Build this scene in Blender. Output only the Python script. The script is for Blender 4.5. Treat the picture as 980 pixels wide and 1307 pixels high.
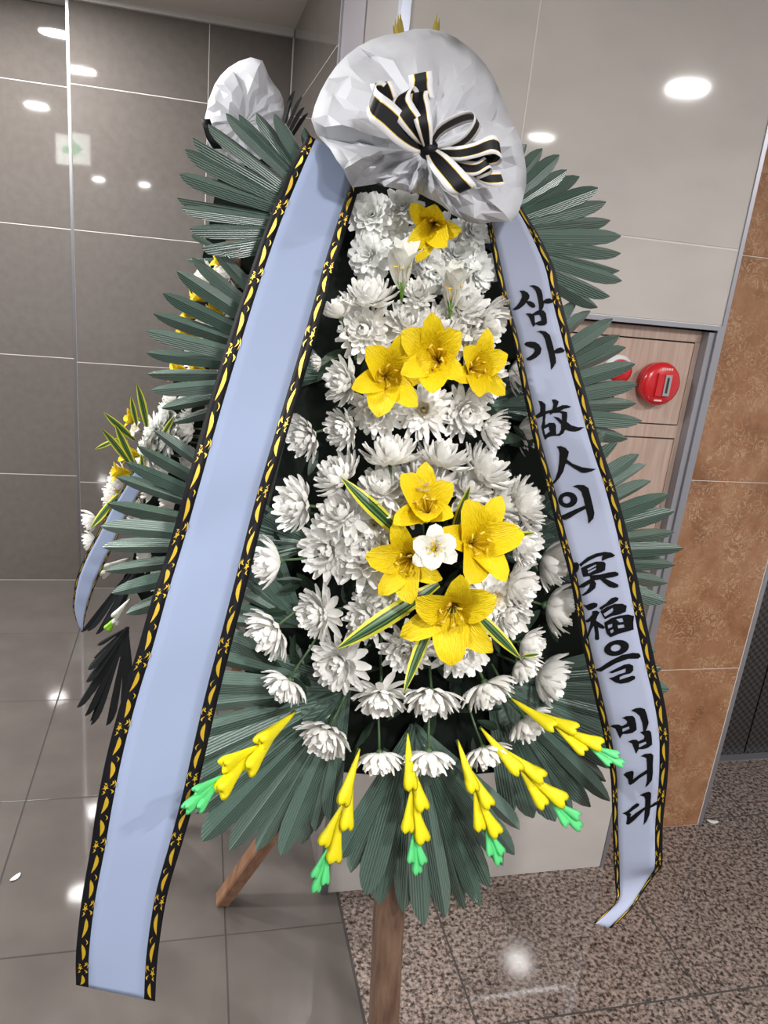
import bpy, bmesh, math, random
from mathutils import Vector, Matrix, noise
from mathutils.geometry import tessellate_polygon
random.seed(7)
for o in list(bpy.data.objects): bpy.data.objects.remove(o)
scene = bpy.context.scene
COL = scene.collection

# ------------------------------------------------------------------ camera
F, CX, CY = 981.0, 490.0, 653.5
R = ((0.97043416, 0.02274011, 0.24029237),      # rows: world X, Y, Z seen from (right, down, forward)
     (-0.22097799, -0.31675288, 0.92240791),
     (0.09708896, -0.94823547, -0.30236275))
EYE = Vector((0, 0, 1.6))
RIGHT = Vector([r[0] for r in R]); DOWN = Vector([r[1] for r in R]); FWD = Vector([r[2] for r in R])
cam_d = bpy.data.cameras.new('camera'); cam = bpy.data.objects.new('camera', cam_d); COL.objects.link(cam)
cam_d.sensor_fit = 'HORIZONTAL'; cam_d.sensor_width = 36; cam_d.lens = 36 * F / 980; cam_d.clip_start = 0.02
m = Matrix.Identity(4)
for i in range(3):
    m[i][0] = RIGHT[i]; m[i][1] = -DOWN[i]; m[i][2] = -FWD[i]; m[i][3] = EYE[i]
cam.matrix_world = m
scene.camera = cam

# ------------------------------------------------------------------ world, exposure
w = bpy.data.worlds.new('world'); scene.world = w; w.use_nodes = True
bg = w.node_tree.nodes['Background']; bg.inputs[0].default_value = (1.0, 0.985, 0.975, 1); bg.inputs[1].default_value = 0.42
vs = scene.view_settings; vs.view_transform = 'Standard'; vs.look = 'None'; vs.gamma = 1; vs.exposure = 0.2; vs.use_curve_mapping = False
LAMP_W = 36.0
CEIL = 2.48
DOWNLIGHTS = [(-0.66, 2.13), (-0.66, 3.12), (-1.18, 0.72), (2.05, -0.18), (2.07, -1.78), (0.40, -1.75), (0.45, -0.50), (-1.57, -6.6), (-0.88, -6.6), (-2.2, 2.13)]  # includes an added pair before the wreath, put in to brighten its front

# ------------------------------------------------------------------ pixel -> place helpers (real depths are chosen per thing)
def ray(px, py):
    return RIGHT * (px - CX) + DOWN * (py - CY) + FWD * F
LEAN = 0.14
def S(px, py, d=0.0):                 # a point d metres in front of the leaning wreath face
    r = ray(px, py); t = (1.05 + 1.1 * LEAN - d) / (r.y - LEAN * r.z); return EYE + r * t
def WY(px, py, y):
    r = ray(px, py); return EYE + r * (y / r.y)
def FL(px, py, z=0.0):
    r = ray(px, py); return EYE + r * ((z - EYE.z) / r.z)
def zdepth(p): return (p - EYE).dot(FWD)
def face_dir(fx, fy, c): return (RIGHT * fx + DOWN * fy - FWD * c).normalized()

# ------------------------------------------------------------------ materials
MATS = {}
def mat(name, col, rough=0.5, metal=0.0, spec=0.5, coat=0.0, trans=0.0, emis=None, build=None):
    if name in MATS: return MATS[name]
    mm = bpy.data.materials.new(name); mm.use_nodes = True
    nt = mm.node_tree; b = nt.nodes['Principled BSDF']
    b.inputs['Base Color'].default_value = (*col, 1); b.inputs['Roughness'].default_value = rough
    b.inputs['Metallic'].default_value = metal; b.inputs['Specular IOR Level'].default_value = spec
    b.inputs['Coat Weight'].default_value = coat
    if emis:
        b.inputs['Emission Color'].default_value = (*emis[0], 1); b.inputs['Emission Strength'].default_value = emis[1]
    if trans:
        t = nt.nodes.new('ShaderNodeBsdfTranslucent'); t.inputs[0].default_value = (*col, 1)
        mx = nt.nodes.new('ShaderNodeMixShader'); mx.inputs[0].default_value = trans
        out = nt.nodes['Material Output']
        nt.links.new(b.outputs[0], mx.inputs[1]); nt.links.new(t.outputs[0], mx.inputs[2]); nt.links.new(mx.outputs[0], out.inputs[0])
    if build: build(nt, b)
    MATS[name] = mm
    return mm
def node(nt, typ, **kw):
    n = nt.nodes.new(typ)
    for k, v in kw.items():
        if k.startswith('i_'): n.inputs[k[2:].replace('_', ' ')].default_value = v
        else: setattr(n, k, v)
    return n
def ramp(nt, fac, stops):
    r = nt.nodes.new('ShaderNodeValToRGB'); e = r.color_ramp.elements
    while len(e) < len(stops): e.new(0.5)
    for k, (p, c) in enumerate(stops): e[k].position = p; e[k].color = (*c, 1)
    nt.links.new(fac, r.inputs[0]); return r.outputs[0]
def coords(nt, scale=(1, 1, 1), kind='Object'):
    tc = nt.nodes.new('ShaderNodeTexCoord'); mp = nt.nodes.new('ShaderNodeMapping'); mp.inputs['Scale'].default_value = scale
    nt.links.new(tc.outputs[kind], mp.inputs[0]); return mp.outputs[0]
def worldpos(nt, scale=(1, 1, 1)):
    g = nt.nodes.new('ShaderNodeNewGeometry'); mp = nt.nodes.new('ShaderNodeMapping'); mp.inputs['Scale'].default_value = scale
    nt.links.new(g.outputs['Position'], mp.inputs[0]); return mp.outputs[0]
def bump(nt, b, h, strength=0.3, dist=0.01):
    bm_ = nt.nodes.new('ShaderNodeBump'); bm_.inputs['Strength'].default_value = strength; bm_.inputs['Distance'].default_value = dist
    nt.links.new(h, bm_.inputs['Height']); nt.links.new(bm_.outputs[0], b.inputs['Normal'])
def noisy(c1, c2, scale, detail=4, stretch=(1, 1, 1), lo=0.35, hi=0.65, bstr=0.0):
    def f(nt, b):
        n = node(nt, 'ShaderNodeTexNoise', i_Scale=scale, i_Detail=detail)
        nt.links.new(worldpos(nt, stretch), n.inputs['Vector'])
        nt.links.new(ramp(nt, n.outputs[0], [(lo, c1), (hi, c2)]), b.inputs['Base Color'])
        if bstr: bump(nt, b, n.outputs[0], bstr, 0.002)
    return f
def granite(nt, b):
    v = worldpos(nt)
    n1 = node(nt, 'ShaderNodeTexVoronoi', i_Scale=150.0); n2 = node(nt, 'ShaderNodeTexNoise', i_Scale=95.0, i_Detail=3.0, i_Roughness=0.6)
    nt.links.new(v, n1.inputs['Vector']); nt.links.new(v, n2.inputs['Vector'])
    a = ramp(nt, n2.outputs[0], [(0.38, (0.055, 0.045, 0.041)), (0.48, (0.19, 0.155, 0.14)), (0.60, (0.30, 0.25, 0.228))])
    sp = nt.nodes.new('ShaderNodeSeparateColor'); nt.links.new(n1.outputs['Color'], sp.inputs[0])
    c = ramp(nt, sp.outputs[0], [(0.0, (0.30, 0.28, 0.27)), (0.35, (0.9, 0.87, 0.85)), (1.0, (1.15, 1.08, 1.03))])
    mx = node(nt, 'ShaderNodeMix', data_type='RGBA', blend_type='MULTIPLY'); mx.inputs[0].default_value = 1
    nt.links.new(a, mx.inputs[6]); nt.links.new(c, mx.inputs[7]); nt.links.new(mx.outputs[2], b.inputs['Base Color'])
def marble(nt, b):
    v = worldpos(nt, (1, 1, 1))
    n = node(nt, 'ShaderNodeTexNoise', i_Scale=9.0, i_Detail=6.0, i_Roughness=0.62, i_Distortion=0.6)
    nt.links.new(v, n.inputs['Vector'])
    base = ramp(nt, n.outputs[0], [(0.28, (0.19, 0.08, 0.035)), (0.5, (0.29, 0.14, 0.07)), (0.72, (0.36, 0.20, 0.11))])
    vr = node(nt, 'ShaderNodeTexNoise', i_Scale=26.0, i_Detail=5.0, i_Roughness=0.55, i_Distortion=2.6); nt.links.new(v, vr.inputs['Vector'])
    sb = node(nt, 'ShaderNodeMath', operation='SUBTRACT'); sb.inputs[1].default_value = 0.5; nt.links.new(vr.outputs[0], sb.inputs[0])
    ab = node(nt, 'ShaderNodeMath', operation='ABSOLUTE'); nt.links.new(sb.outputs[0], ab.inputs[0])
    n3 = node(nt, 'ShaderNodeTexNoise', i_Scale=14.0, i_Detail=3.0); nt.links.new(v, n3.inputs['Vector'])
    vein = ramp(nt, ab.outputs[0], [(0.0, (1, 1, 1)), (0.035, (0, 0, 0))])
    k = ramp(nt, n3.outputs[0], [(0.36, (0, 0, 0)), (0.60, (0.8, 0.8, 0.8))])
    mu = node(nt, 'ShaderNodeMath', operation='MULTIPLY'); nt.links.new(vein, mu.inputs[0]); nt.links.new(k, mu.inputs[1])
    mx = node(nt, 'ShaderNodeMix', data_type='RGBA'); nt.links.new(mu.outputs[0], mx.inputs[0]); nt.links.new(base, mx.inputs[6])
    mx.inputs[7].default_value = (0.52, 0.36, 0.22, 1); nt.links.new(mx.outputs[2], b.inputs['Base Color'])
def veneer(nt, b):
    n = node(nt, 'ShaderNodeTexNoise', i_Scale=22.0, i_Detail=5.0); nt.links.new(worldpos(nt, (6, 1, 0.35)), n.inputs['Vector'])
    nt.links.new(ramp(nt, n.outputs[0], [(0.3, (0.36, 0.255, 0.205)), (0.7, (0.47, 0.35, 0.29))]), b.inputs['Base Color'])
def timber(c1, c2):
    def f(nt, b):
        n = node(nt, 'ShaderNodeTexNoise', i_Scale=14.0, i_Detail=5.0); nt.links.new(worldpos(nt, (5, 5, 0.6)), n.inputs['Vector'])
        nt.links.new(ramp(nt, n.outputs[0], [(0.3, c1), (0.7, c2)]), b.inputs['Base Color']); bump(nt, b, n.outputs[0], 0.25, 0.004)
    return f
def checker_steel(nt, b):
    ck = node(nt, 'ShaderNodeTexChecker', i_Scale=72.0); nt.links.new(worldpos(nt, (1, 0.001, 1)), ck.inputs['Vector'])
    mr = node(nt, 'ShaderNodeMapRange'); mr.inputs[3].default_value = 0.22; mr.inputs[4].default_value = 0.42
    nt.links.new(ck.outputs['Fac'], mr.inputs[0]); nt.links.new(mr.outputs[0], b.inputs['Roughness'])
    nt.links.new(ramp(nt, ck.outputs['Fac'], [(0, (0.07, 0.066, 0.066)), (1, (0.12, 0.114, 0.112))]), b.inputs['Base Color'])
def leafveins(nt, b):
    v = coords(nt, (1, 1, 1), 'Generated')
    wv = node(nt, 'ShaderNodeTexWave', i_Scale=3.4, i_Distortion=0.25, i_Detail=1.0); wv.bands_direction = 'Y'
    nt.links.new(v, wv.inputs['Vector'])
    oi = nt.nodes.new('ShaderNodeObjectInfo')
    c = ramp(nt, oi.outputs['Random'], [(0, (0.055, 0.098, 0.076)), (1, (0.115, 0.17, 0.142))])
    nt.links.new(c, b.inputs['Base Color']); bump(nt, b, wv.outputs[1], 0.35, 0.02)
def petalgrain(nt, b):
    n = node(nt, 'ShaderNodeTexNoise', i_Scale=8.0, i_Detail=3.0); nt.links.new(coords(nt, (0.6, 5, 1)), n.inputs['Vector'])
    bump(nt, b, n.outputs[0], 0.35, 0.05)

M_TILE_DARK = mat('dark_wall_tile', (0.13, 0.116, 0.106), 0.035, build=noisy((0.123, 0.109, 0.100), (0.136, 0.121, 0.111), 30, 4))
M_TILE_LIGHT = mat('light_wall_tile', (0.49, 0.46, 0.43), 0.05, build=noisy((0.465, 0.435, 0.41), (0.51, 0.475, 0.445), 5, 6, (1, 1, 2)))
M_GROUT = mat('grout', (0.62, 0.59, 0.56), 0.9)
M_GROUT_D = mat('floor_grout', (0.05, 0.045, 0.042), 0.9)
M_FLOOR = mat('floor_tile', (0.118, 0.103, 0.095), 0.06, build=noisy((0.109, 0.095, 0.088), (0.127, 0.111, 0.102), 7, 5))
M_GRANITE = mat('granite', (0.2, 0.17, 0.15), 0.07, build=granite)
M_MARBLE = mat('brown_marble', (0.24, 0.11, 0.05), 0.16, build=marble)
M_CEIL = mat('ceiling_paint', (0.62, 0.57, 0.52), 0.8)
M_STEEL = mat('brushed_steel', (0.62, 0.62, 0.63), 0.28, metal=1.0)
M_STEEL_D = mat('grey_steel', (0.42, 0.42, 0.46), 0.35, metal=0.8)
M_ELEV = mat('elevator_steel', (0.1, 0.1, 0.1), 0.3, metal=0.75, build=checker_steel)
M_DARK = mat('dark_gap', (0.02, 0.018, 0.017), 0.6)
M_VENEER = mat('oak_veneer', (0.42, 0.31, 0.25), 0.45, build=veneer)
M_RED = mat('red_enamel', (0.52, 0.012, 0.018), 0.25, coat=0.4)
M_LAMP = mat('lamp_glow', (1, 1, 1), 0.5, emis=((1.0, 0.97, 0.94), 38.0))
M_WOOD_D = mat('dark_timber', (0.12, 0.07, 0.045), 0.6, build=timber((0.085, 0.045, 0.027), (0.17, 0.10, 0.066)))
M_WOOD = mat('timber', (0.3, 0.16, 0.09), 0.6, build=timber((0.22, 0.105, 0.055), (0.36, 0.195, 0.115)))
M_LEAF = mat('palm_leaf', (0.05, 0.09, 0.065), 0.27, spec=0.6, build=leafveins)
M_FOLI = mat('dark_foliage', (0.012, 0.028, 0.016), 0.45, spec=.3, build=noisy((0.008, 0.02, 0.012), (0.02, 0.04, 0.022), 30))
M_BOARD = mat('black_mesh_backing', (0.006, 0.009, 0.007), 0.8, spec=.15)
M_MUM = mat('white_petal', (0.92, 0.91, 0.88), 0.5, spec=0.3, trans=0.12)
M_MUM_C = mat('cream_petal', (0.86, 0.79, 0.62), 0.5, spec=0.3, trans=0.12)
M_SILK = mat('white_silk_petal', (0.92, 0.93, 0.91), 0.4, spec=0.4, trans=0.15)
M_STEMG = mat('stem_green', (0.05, 0.10, 0.035), 0.5)
M_YEL = mat('yellow_petal', (0.80, 0.59, 0.008), 0.45, spec=0.3, trans=0.12, build=petalgrain)
M_YEL_D = mat('yellow_bud', (0.80, 0.70, 0.01), 0.45, spec=0.3, trans=0.15)
M_GREENTIP = mat('mint_green_bud', (0.10, 0.62, 0.20), 0.45, trans=0.1)
M_LIME = mat('lime_bud', (0.28, 0.60, 0.03), 0.45, trans=0.1)
M_WLILY = mat('white_lily_petal', (0.86, 0.86, 0.80), 0.4, spec=0.4, trans=0.25, build=petalgrain)
M_THROAT = mat('green_throat', (0.10, 0.22, 0.02), 0.5)
M_STAMEN = mat('yellow_stamen', (0.75, 0.50, 0.05), 0.6)
M_VYEL = mat('leaf_margin_yellow', (0.62, 0.60, 0.04), 0.4)
M_VDK = mat('leaf_stripe_dark', (0.012, 0.05, 0.022), 0.35)
M_VMID = mat('leaf_stripe_green', (0.10, 0.20, 0.05), 0.35)
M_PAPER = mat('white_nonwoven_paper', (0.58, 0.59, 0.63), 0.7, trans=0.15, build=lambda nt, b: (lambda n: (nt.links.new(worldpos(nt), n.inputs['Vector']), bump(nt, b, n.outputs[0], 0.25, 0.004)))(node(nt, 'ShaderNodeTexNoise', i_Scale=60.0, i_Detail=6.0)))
M_RIB_B = mat('pale_blue_ribbon', (0.275, 0.33, 0.475), 0.6, spec=0.1)
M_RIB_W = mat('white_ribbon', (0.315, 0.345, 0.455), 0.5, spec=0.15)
M_BLACK = mat('black_satin', (0.004, 0.004, 0.006), 0.5, spec=0.2)
M_INK = mat('black_ink', (0.003, 0.003, 0.004), 0.6, spec=.12)
M_GOLD = mat('gold_print', (0.55, 0.36, 0.02), 0.38, metal=0.35)
M_SATINW = mat('white_satin', (0.70, 0.70, 0.72), 0.35)
M_SPRIG = mat('gold_sprig', (0.45, 0.36, 0.08), 0.4, metal=0.4)
M_SIGNG = mat('sign_green', (0.02, 0.4, 0.15), 0.5, emis=((0.05, 0.75, 0.3), 4.0))
M_SIGNW = mat('sign_white', (0.9, 0.9, 0.9), 0.5, emis=((0.9, 1.0, 0.92), 5.0))

# ------------------------------------------------------------------ object helpers
def wloc(o):
    p = Vector(o.location)
    while o.parent: o = o.parent; p = p + Vector(o.location)
    return p
def link(o, parent=None):
    COL.objects.link(o)
    if parent: o.parent = parent
    return o
def mesh(name, verts, faces, mats, fm=None, smooth=True):
    me = bpy.data.meshes.new(name); me.from_pydata([tuple(v) for v in verts], [], faces)
    for mm in (mats if isinstance(mats, (list, tuple)) else [mats]): me.materials.append(mm)
    if fm: me.polygons.foreach_set('material_index', fm)
    me.polygons.foreach_set('use_smooth', [smooth] * len(me.polygons)); me.update()
    return me
def put(name, me, loc=(0, 0, 0), parent=None, rot=None, scale=None):
    """place a shared mesh; loc is a world place, parents never rotate unless the child is given in its space"""
    o = bpy.data.objects.new(name, me); link(o, parent)
    o.location = Vector(loc) - (wloc(parent) if parent else Vector())
    if rot is not None: o.rotation_mode = 'QUATERNION'; o.rotation_quaternion = rot
    if scale is not None: o.scale = scale if hasattr(scale, '__len__') else (scale,) * 3
    return o
def wobj(name, verts, faces, mats, parent=None, fm=None, smooth=True, origin=None):
    """mesh given in world coordinates; its origin goes to its lowest middle"""
    vv = [Vector(v) for v in verts]
    if origin is None:
        origin = Vector(((min(v.x for v in vv) + max(v.x for v in vv)) / 2, (min(v.y for v in vv) + max(v.y for v in vv)) / 2, min(v.z for v in vv)))
    return put(name, mesh(name, [v - origin for v in vv], faces, mats, fm, smooth), origin, parent)
def thing(name, loc, label, cat, group=None):
    o = bpy.data.objects.new(name, None); o.empty_display_size = 0.05; link(o); o.location = loc; return tag(o, label, cat, group)
def tag(o, label, cat, group=None):
    o['label'] = label; o['category'] = cat
    if group: o['group'] = group
    return o
def struct(o, label=None):
    o['kind'] = 'structure'
    if label: o['label'] = label
    return o
def box_vf(x0, x1, y0, y1, z0, z1):
    v = [(x, y, z) for z in (z0, z1) for y in (y0, y1) for x in (x0, x1)]
    return v, [(0, 2, 3, 1), (4, 5, 7, 6), (0, 1, 5, 4), (2, 6, 7, 3), (0, 4, 6, 2), (1, 3, 7, 5)]
def box(name, x0, x1, y0, y1, z0, z1, mt, parent=None):
    v, f = box_vf(x0, x1, y0, y1, z0, z1); return wobj(name, v, f, mt, parent, smooth=False)
def slab_vf(a, b, t, ch, axis):
    """chamfered tile a x b, face towards +n: axis 'z' floor (face up) or 'y' wall (face towards -y) or 'x' (face towards -x)"""
    h = [(-a / 2, -b / 2), (a / 2, -b / 2), (a / 2, b / 2), (-a / 2, b / 2)]
    s = [(x - math.copysign(ch, x), y - math.copysign(ch, y)) for x, y in h]
    rings = [[(x, y, 0) for x, y in h], [(x, y, t - ch) for x, y in h], [(x, y, t) for x, y in s]]
    v = [p for r_ in rings for p in r_]
    f = [(3, 2, 1, 0), (8, 9, 10, 11)] + [(r_ * 4 + k, r_ * 4 + (k + 1) % 4, (r_ + 1) * 4 + (k + 1) % 4, (r_ + 1) * 4 + k) for r_ in (0, 1) for k in range(4)]
    if axis == 'y': v = [(x, -n, y) for x, y, n in v]
    if axis == 'x': v = [(-n, -x, y) for x, y, n in v]
    return v, f
TILE_CACHE = {}
def tiles(parent, us, vs_, base, axis, mt, name='tile', gap=0.0032, t=0.008):
    """tiles between the joint lines us x vs_ laid on the plane at base"""
    for i in range(len(us) - 1):
        for j in range(len(vs_) - 1):
            a = us[i + 1] - us[i] - gap; b = vs_[j + 1] - vs_[j] - gap
            key = (round(a, 4), round(b, 4), axis, mt.name)
            if key not in TILE_CACHE: TILE_CACHE[key] = mesh(name, *slab_vf(a, b, t, 0.0012, axis), mt, smooth=False)
            u = (us[i] + us[i + 1]) / 2; v = (vs_[j] + vs_[j + 1]) / 2
            loc = {'z': (u, v, base), 'y': (u, base, v), 'x': (base, u, v)}[axis]
            put(name, TILE_CACHE[key], loc, parent)
def bar_vf(a, b, wa, side=None):
    """square timber from a to b"""
    a = Vector(a); b = Vector(b); d = (b - a).normalized(); s = (Vector(side) if side else d.cross(Vector((0, 1, 0)))); s = (s - d * s.dot(d)).normalized(); n = d.cross(s)
    h = wa / 2; c = h * 0.8
    oct_ = [(h, c), (c, h), (-c, h), (-h, c), (-h, -c), (-c, -h), (c, -h), (h, -c)]
    v = [p + s * x + n * y for p in (a, b) for x, y in oct_]
    f = [tuple(range(7, -1, -1)), tuple(range(8, 16))] + [(k, (k + 1) % 8, 8 + (k + 1) % 8, 8 + k) for k in range(8)]
    return v, f
def tube_vf(pts, rad, n=6):
    v = []; f = []
    for i, p in enumerate(pts):
        p = Vector(p); d = (Vector(pts[min(i + 1, len(pts) - 1)]) - Vector(pts[max(i - 1, 0)])).normalized()
        s = d.cross(Vector((0.3, 0.9, 0.2))).normalized(); t = d.cross(s); r_ = rad[i] if hasattr(rad, '__len__') else rad
        v += [p + (s * math.cos(2 * math.pi * k / n) + t * math.sin(2 * math.pi * k / n)) * r_ for k in range(n)]
    for i in range(len(pts) - 1):
        f += [(i * n + k, i * n + (k + 1) % n, (i + 1) * n + (k + 1) % n, (i + 1) * n + k) for k in range(n)]
    f += [tuple(range(n - 1, -1, -1)), tuple(range((len(pts) - 1) * n, len(pts) * n))]
    return v, f
def lathe_vf(prof, n=32):
    v = []; f = []
    for r_, z in prof: v += [(r_ * math.cos(2 * math.pi * k / n), r_ * math.sin(2 * math.pi * k / n), z) for k in range(n)]
    for i in range(len(prof) - 1): f += [(i * n + k, i * n + (k + 1) % n, (i + 1) * n + (k + 1) % n, (i + 1) * n + k) for k in range(n)]
    f += [tuple(range((len(prof) - 1) * n, len(prof) * n)), tuple(range(n - 1, -1, -1))]
    return v, f
def frange(a, b, st):
    out = [a]
    while out[-1] + st < b - 0.05: out.append(out[-1] + st)
    return out + [b]

# ================================================================== SETTING
# floor: porcelain tiles on the left, granite slabs on the right
fl = struct(box('floor', -2.72, 3.1, -1.4, 3.8, -0.06, -0.0015, M_GROUT_D), 'beige porcelain tile floor meeting speckled brown granite')
TX = [-2.714, -2.151, -1.588, -1.025, -0.462, 0.101, 0.395]; TY = [-1.22, -0.675, -0.13, 0.415, 0.96, 1.505, 2.06, 2.61, 3.14, 3.70]
tiles(fl, TX, TY, -0.008, 'z', M_FLOOR)
tiles(fl, [0.397, 0.647, 1.225, 1.80, 2.38, 2.96], [-1.14, -0.56, 0.02, 0.60, 1.18, 1.76, 2.2], -0.008, 'z', M_GRANITE, 'granite_slab', .0048)
struct(box('floor_hall', -3.2, 3.2, -7.4, -1.405, -0.06, 0.0, M_FLOOR), 'beige floor running on into the hall')
# ceiling
ce = struct(box('ceiling', -3.2, 3.2, -7.4, 3.8, CEIL, CEIL + 0.06, M_CEIL), 'pale beige painted ceiling')
# back wall in two planes with a steel strip between them
wb = struct(box('wall_back', -2.72, -0.525, 3.7012, 3.8, -0.01, CEIL, M_GROUT), 'taupe glossy tile wall set back on the left')
ZB = [0.0, 0.53, 1.076, 1.622, 2.166, CEIL]
tiles(wb, [-2.72, -2.18, -1.63, -1.08, -0.527], ZB, 3.708, 'y', M_TILE_DARK)
wb2 = struct(box('wall_back_front', -0.52, 0.37, 3.6012, 3.8, -0.01, CEIL, M_GROUT), 'taupe glossy tile wall behind the wreaths')
tiles(wb2, [-0.51, 0.018, 0.352], ZB, 3.608, 'y', M_TILE_DARK)
struct(box('trim_1', -0.521, -0.510, 3.597, 3.70, 0, CEIL, mat('aged_steel', (.28, .28, .30), .3, metal=.9)), 'thin vertical steel edge strip on the tile wall')
struct(box('trim_2', -2.7, 0.352, 3.575, 3.70, CEIL - 0.028, CEIL, mat('moulding', (0.55, 0.52, 0.5), 0.6)), 'pale moulding along the top of the tile wall')
# side wall running from the back wall towards the camera
ws = struct(box('wall_side', 0.3552, 0.50, 1.62, 3.6, -0.01, CEIL, M_GROUT), 'side return wall of taupe tile with a steel strip and grey panel')
tiles(ws, [-3.598, -3.05, -2.30], ZB, 0.362, 'x', M_TILE_DARK) if False else None
def side_tiles(ys, zs, mt):
    for i in range(len(ys) - 1):
        for j in range(len(zs) - 1):
            a = ys[i + 1] - ys[i] - 0.002; b = zs[j + 1] - zs[j] - 0.002
            put('tile', mesh('tile', *slab_vf(a, b, 0.008, 0.0012, 'x'), mt, smooth=False), (0.362, (ys[i] + ys[i + 1]) / 2, (zs[j] + zs[j + 1]) / 2), ws)
side_tiles([2.30, 2.85, 3.60], ZB, M_TILE_DARK)
box('steel_panel', 0.350, 0.362, 1.965, 2.292, 0, CEIL, mat('lavender_steel', (0.42, 0.40, 0.44), 0.22, metal=0.3), ws)
box('steel_edge', 0.344, 0.364, 2.288, 2.302, 0, CEIL, M_STEEL_D, ws)
box('grey_panel', 0.353, 0.362, 1.632, 1.963, 0, CEIL, mat('grey_panel', (0.26, 0.24, 0.235), 0.3), ws)
# right wall with the recess for the hydrant cabinet
YR = 1.604
CX0, CX1, CZ1 = 0.56, 1.168, 1.53
wr = struct(box('wall_right', 0.37, 1.176, YR + 0.0012, YR + 0.13, 1.545, CEIL, M_GROUT), 'light beige glossy tile wall beside the fire hydrant cabinet')
tiles(wr, [0.368, 0.624, 1.176], [1.545, 1.713, 2.258, CEIL], YR + 0.008, 'y', M_TILE_LIGHT)
tiles(wr, [0.368, 0.552], [0.0, 0.62, 1.166, 1.545], YR + 0.008, 'y', M_TILE_LIGHT)
tiles(wr, [0.552, 1.176], [0.0, 0.44], YR + 0.008, 'y', M_TILE_LIGHT)
box('wall_core', 0.372, 0.550, YR + 0.0012, YR + 0.13, 0, 1.543, M_GROUT, wr)
box('wall_core', 0.551, 1.175, YR + 0.0012, YR + 0.13, 0, 0.438, M_GROUT, wr)
struct(box('trim_3', 0.352, 0.370, YR - 0.004, 1.630, 0, CEIL, mat('blue_steel', (0.40, 0.42, 0.5), 0.3, metal=0.9)), 'steel corner strip at the near edge of the light tile wall')
struct(box('trim_4', 1.176, 1.186, YR - 0.003, 1.735, 0, CEIL, M_STEEL_D), 'steel corner strip between light tiles and brown marble')
# marble pier
wm = struct(box('wall_marble', 1.19, 1.594, 1.7362, 2.03, 0, CEIL, M_GROUT), 'brown marble pier beside the elevator')
tiles(wm, [1.191, 1.592], [0.0, 0.567, 1.140, 1.712, 2.285, CEIL], 1.746, 'y', M_MARBLE, 'marble_slab', 0.0016, 0.011)
box('steel_edge', 1.594, 1.606, 1.733, 2.06, 0, CEIL, M_STEEL_D, wm)
# elevator
el = struct(box('door_1', 1.606, 3.1, 2.095, 2.14, 0, 2.2, M_DARK), 'dark patterned steel elevator door')
for x0, x1 in ((1.61, 2.015), (2.022, 2.43), (2.44, 3.1)): box('door_panel', x0, x1, 2.07, 2.095, 0.006, 2.15, M_ELEV, el)
box('sill', 1.61, 3.1, 2.035, 2.069, -0.004, 0.004, M_STEEL_D, el)
struct(box('wall_elevator', 1.606, 3.1, 2.04, 2.14, 2.2, CEIL, M_TILE_LIGHT), 'wall above the elevator door')

# downlights in the ceiling, among them the added fill pair for the wreath
for i, (x, y) in enumerate(DOWNLIGHTS):
    lab = {0: 'round recessed downlight in front of the taupe wall', 1: 'round recessed downlight close against the taupe wall', 3: 'round recessed downlight over the granite floor'}.get(i, 'round recessed ceiling downlight out over the hall, in a set with added fill lamps')
    t = thing('downlight', (x, y, CEIL), lab, 'light', 'ceiling downlights' if i not in (0, 1, 3) else None)
    v, f = lathe_vf([(0.088, 0.0), (0.090, -0.006), (0.082, -0.009), (0.076, -0.006), (0.076, 0.0)], 28)
    put('lamp_ring', mesh('lamp_ring', v, f[:-2], M_SATINW), (x, y, CEIL), t)
    put('lamp_disc', mesh('lamp_disc', [(0.075 * math.cos(k * math.pi / 14), 0.075 * math.sin(k * math.pi / 14), -0.004) for k in range(28)], [tuple(range(27, -1, -1))], M_LAMP if i != 4 else mat('dim_lamp', (1, 1, 1), .5, emis=((1, .97, .94), 4.0))), (x, y, CEIL), t)
    ld = bpy.data.lights.new('downlight_glow', 'AREA'); ld.shape = 'DISK'; ld.size = 0.15; ld.energy = LAMP_W * {0: .7, 1: .6, 4: .15}.get(i, 1); ld.color = (1.0, 0.982, 0.965)
    lo = bpy.data.objects.new('downlight_glow', ld); link(lo, t); lo.location = (0, 0, -0.012)
# exit sign hanging in the hall (seen as a reflection in the tile wall)
ex = thing('exit_sign', (-1.0, 0.25, 2.22), 'white hanging exit sign with a green arrow', 'sign')
def exb(name, x0, x1, y0, y1, z0, z1, mt): return box(name, x0, x1, y0, y1, z0, z1, mt, ex)
exb('sign_case', -1.13, -0.85, 0.235, 0.265, 2.13, 2.35, M_SIGNW); exb('hanger_rod', -1.005, -0.995, 0.245, 0.255, 2.34, CEIL, M_STEEL)
wobj('arrow', [(-0.90, 0.267, 2.24), (-0.98, 0.267, 2.17), (-0.98, 0.267, 2.215), (-1.08, 0.267, 2.215), (-1.08, 0.267, 2.265), (-0.98, 0.267, 2.265), (-0.98, 0.267, 2.31)], [(0, 1, 2, 5, 6), (2, 3, 4, 5)], M_SIGNG, ex)

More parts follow.
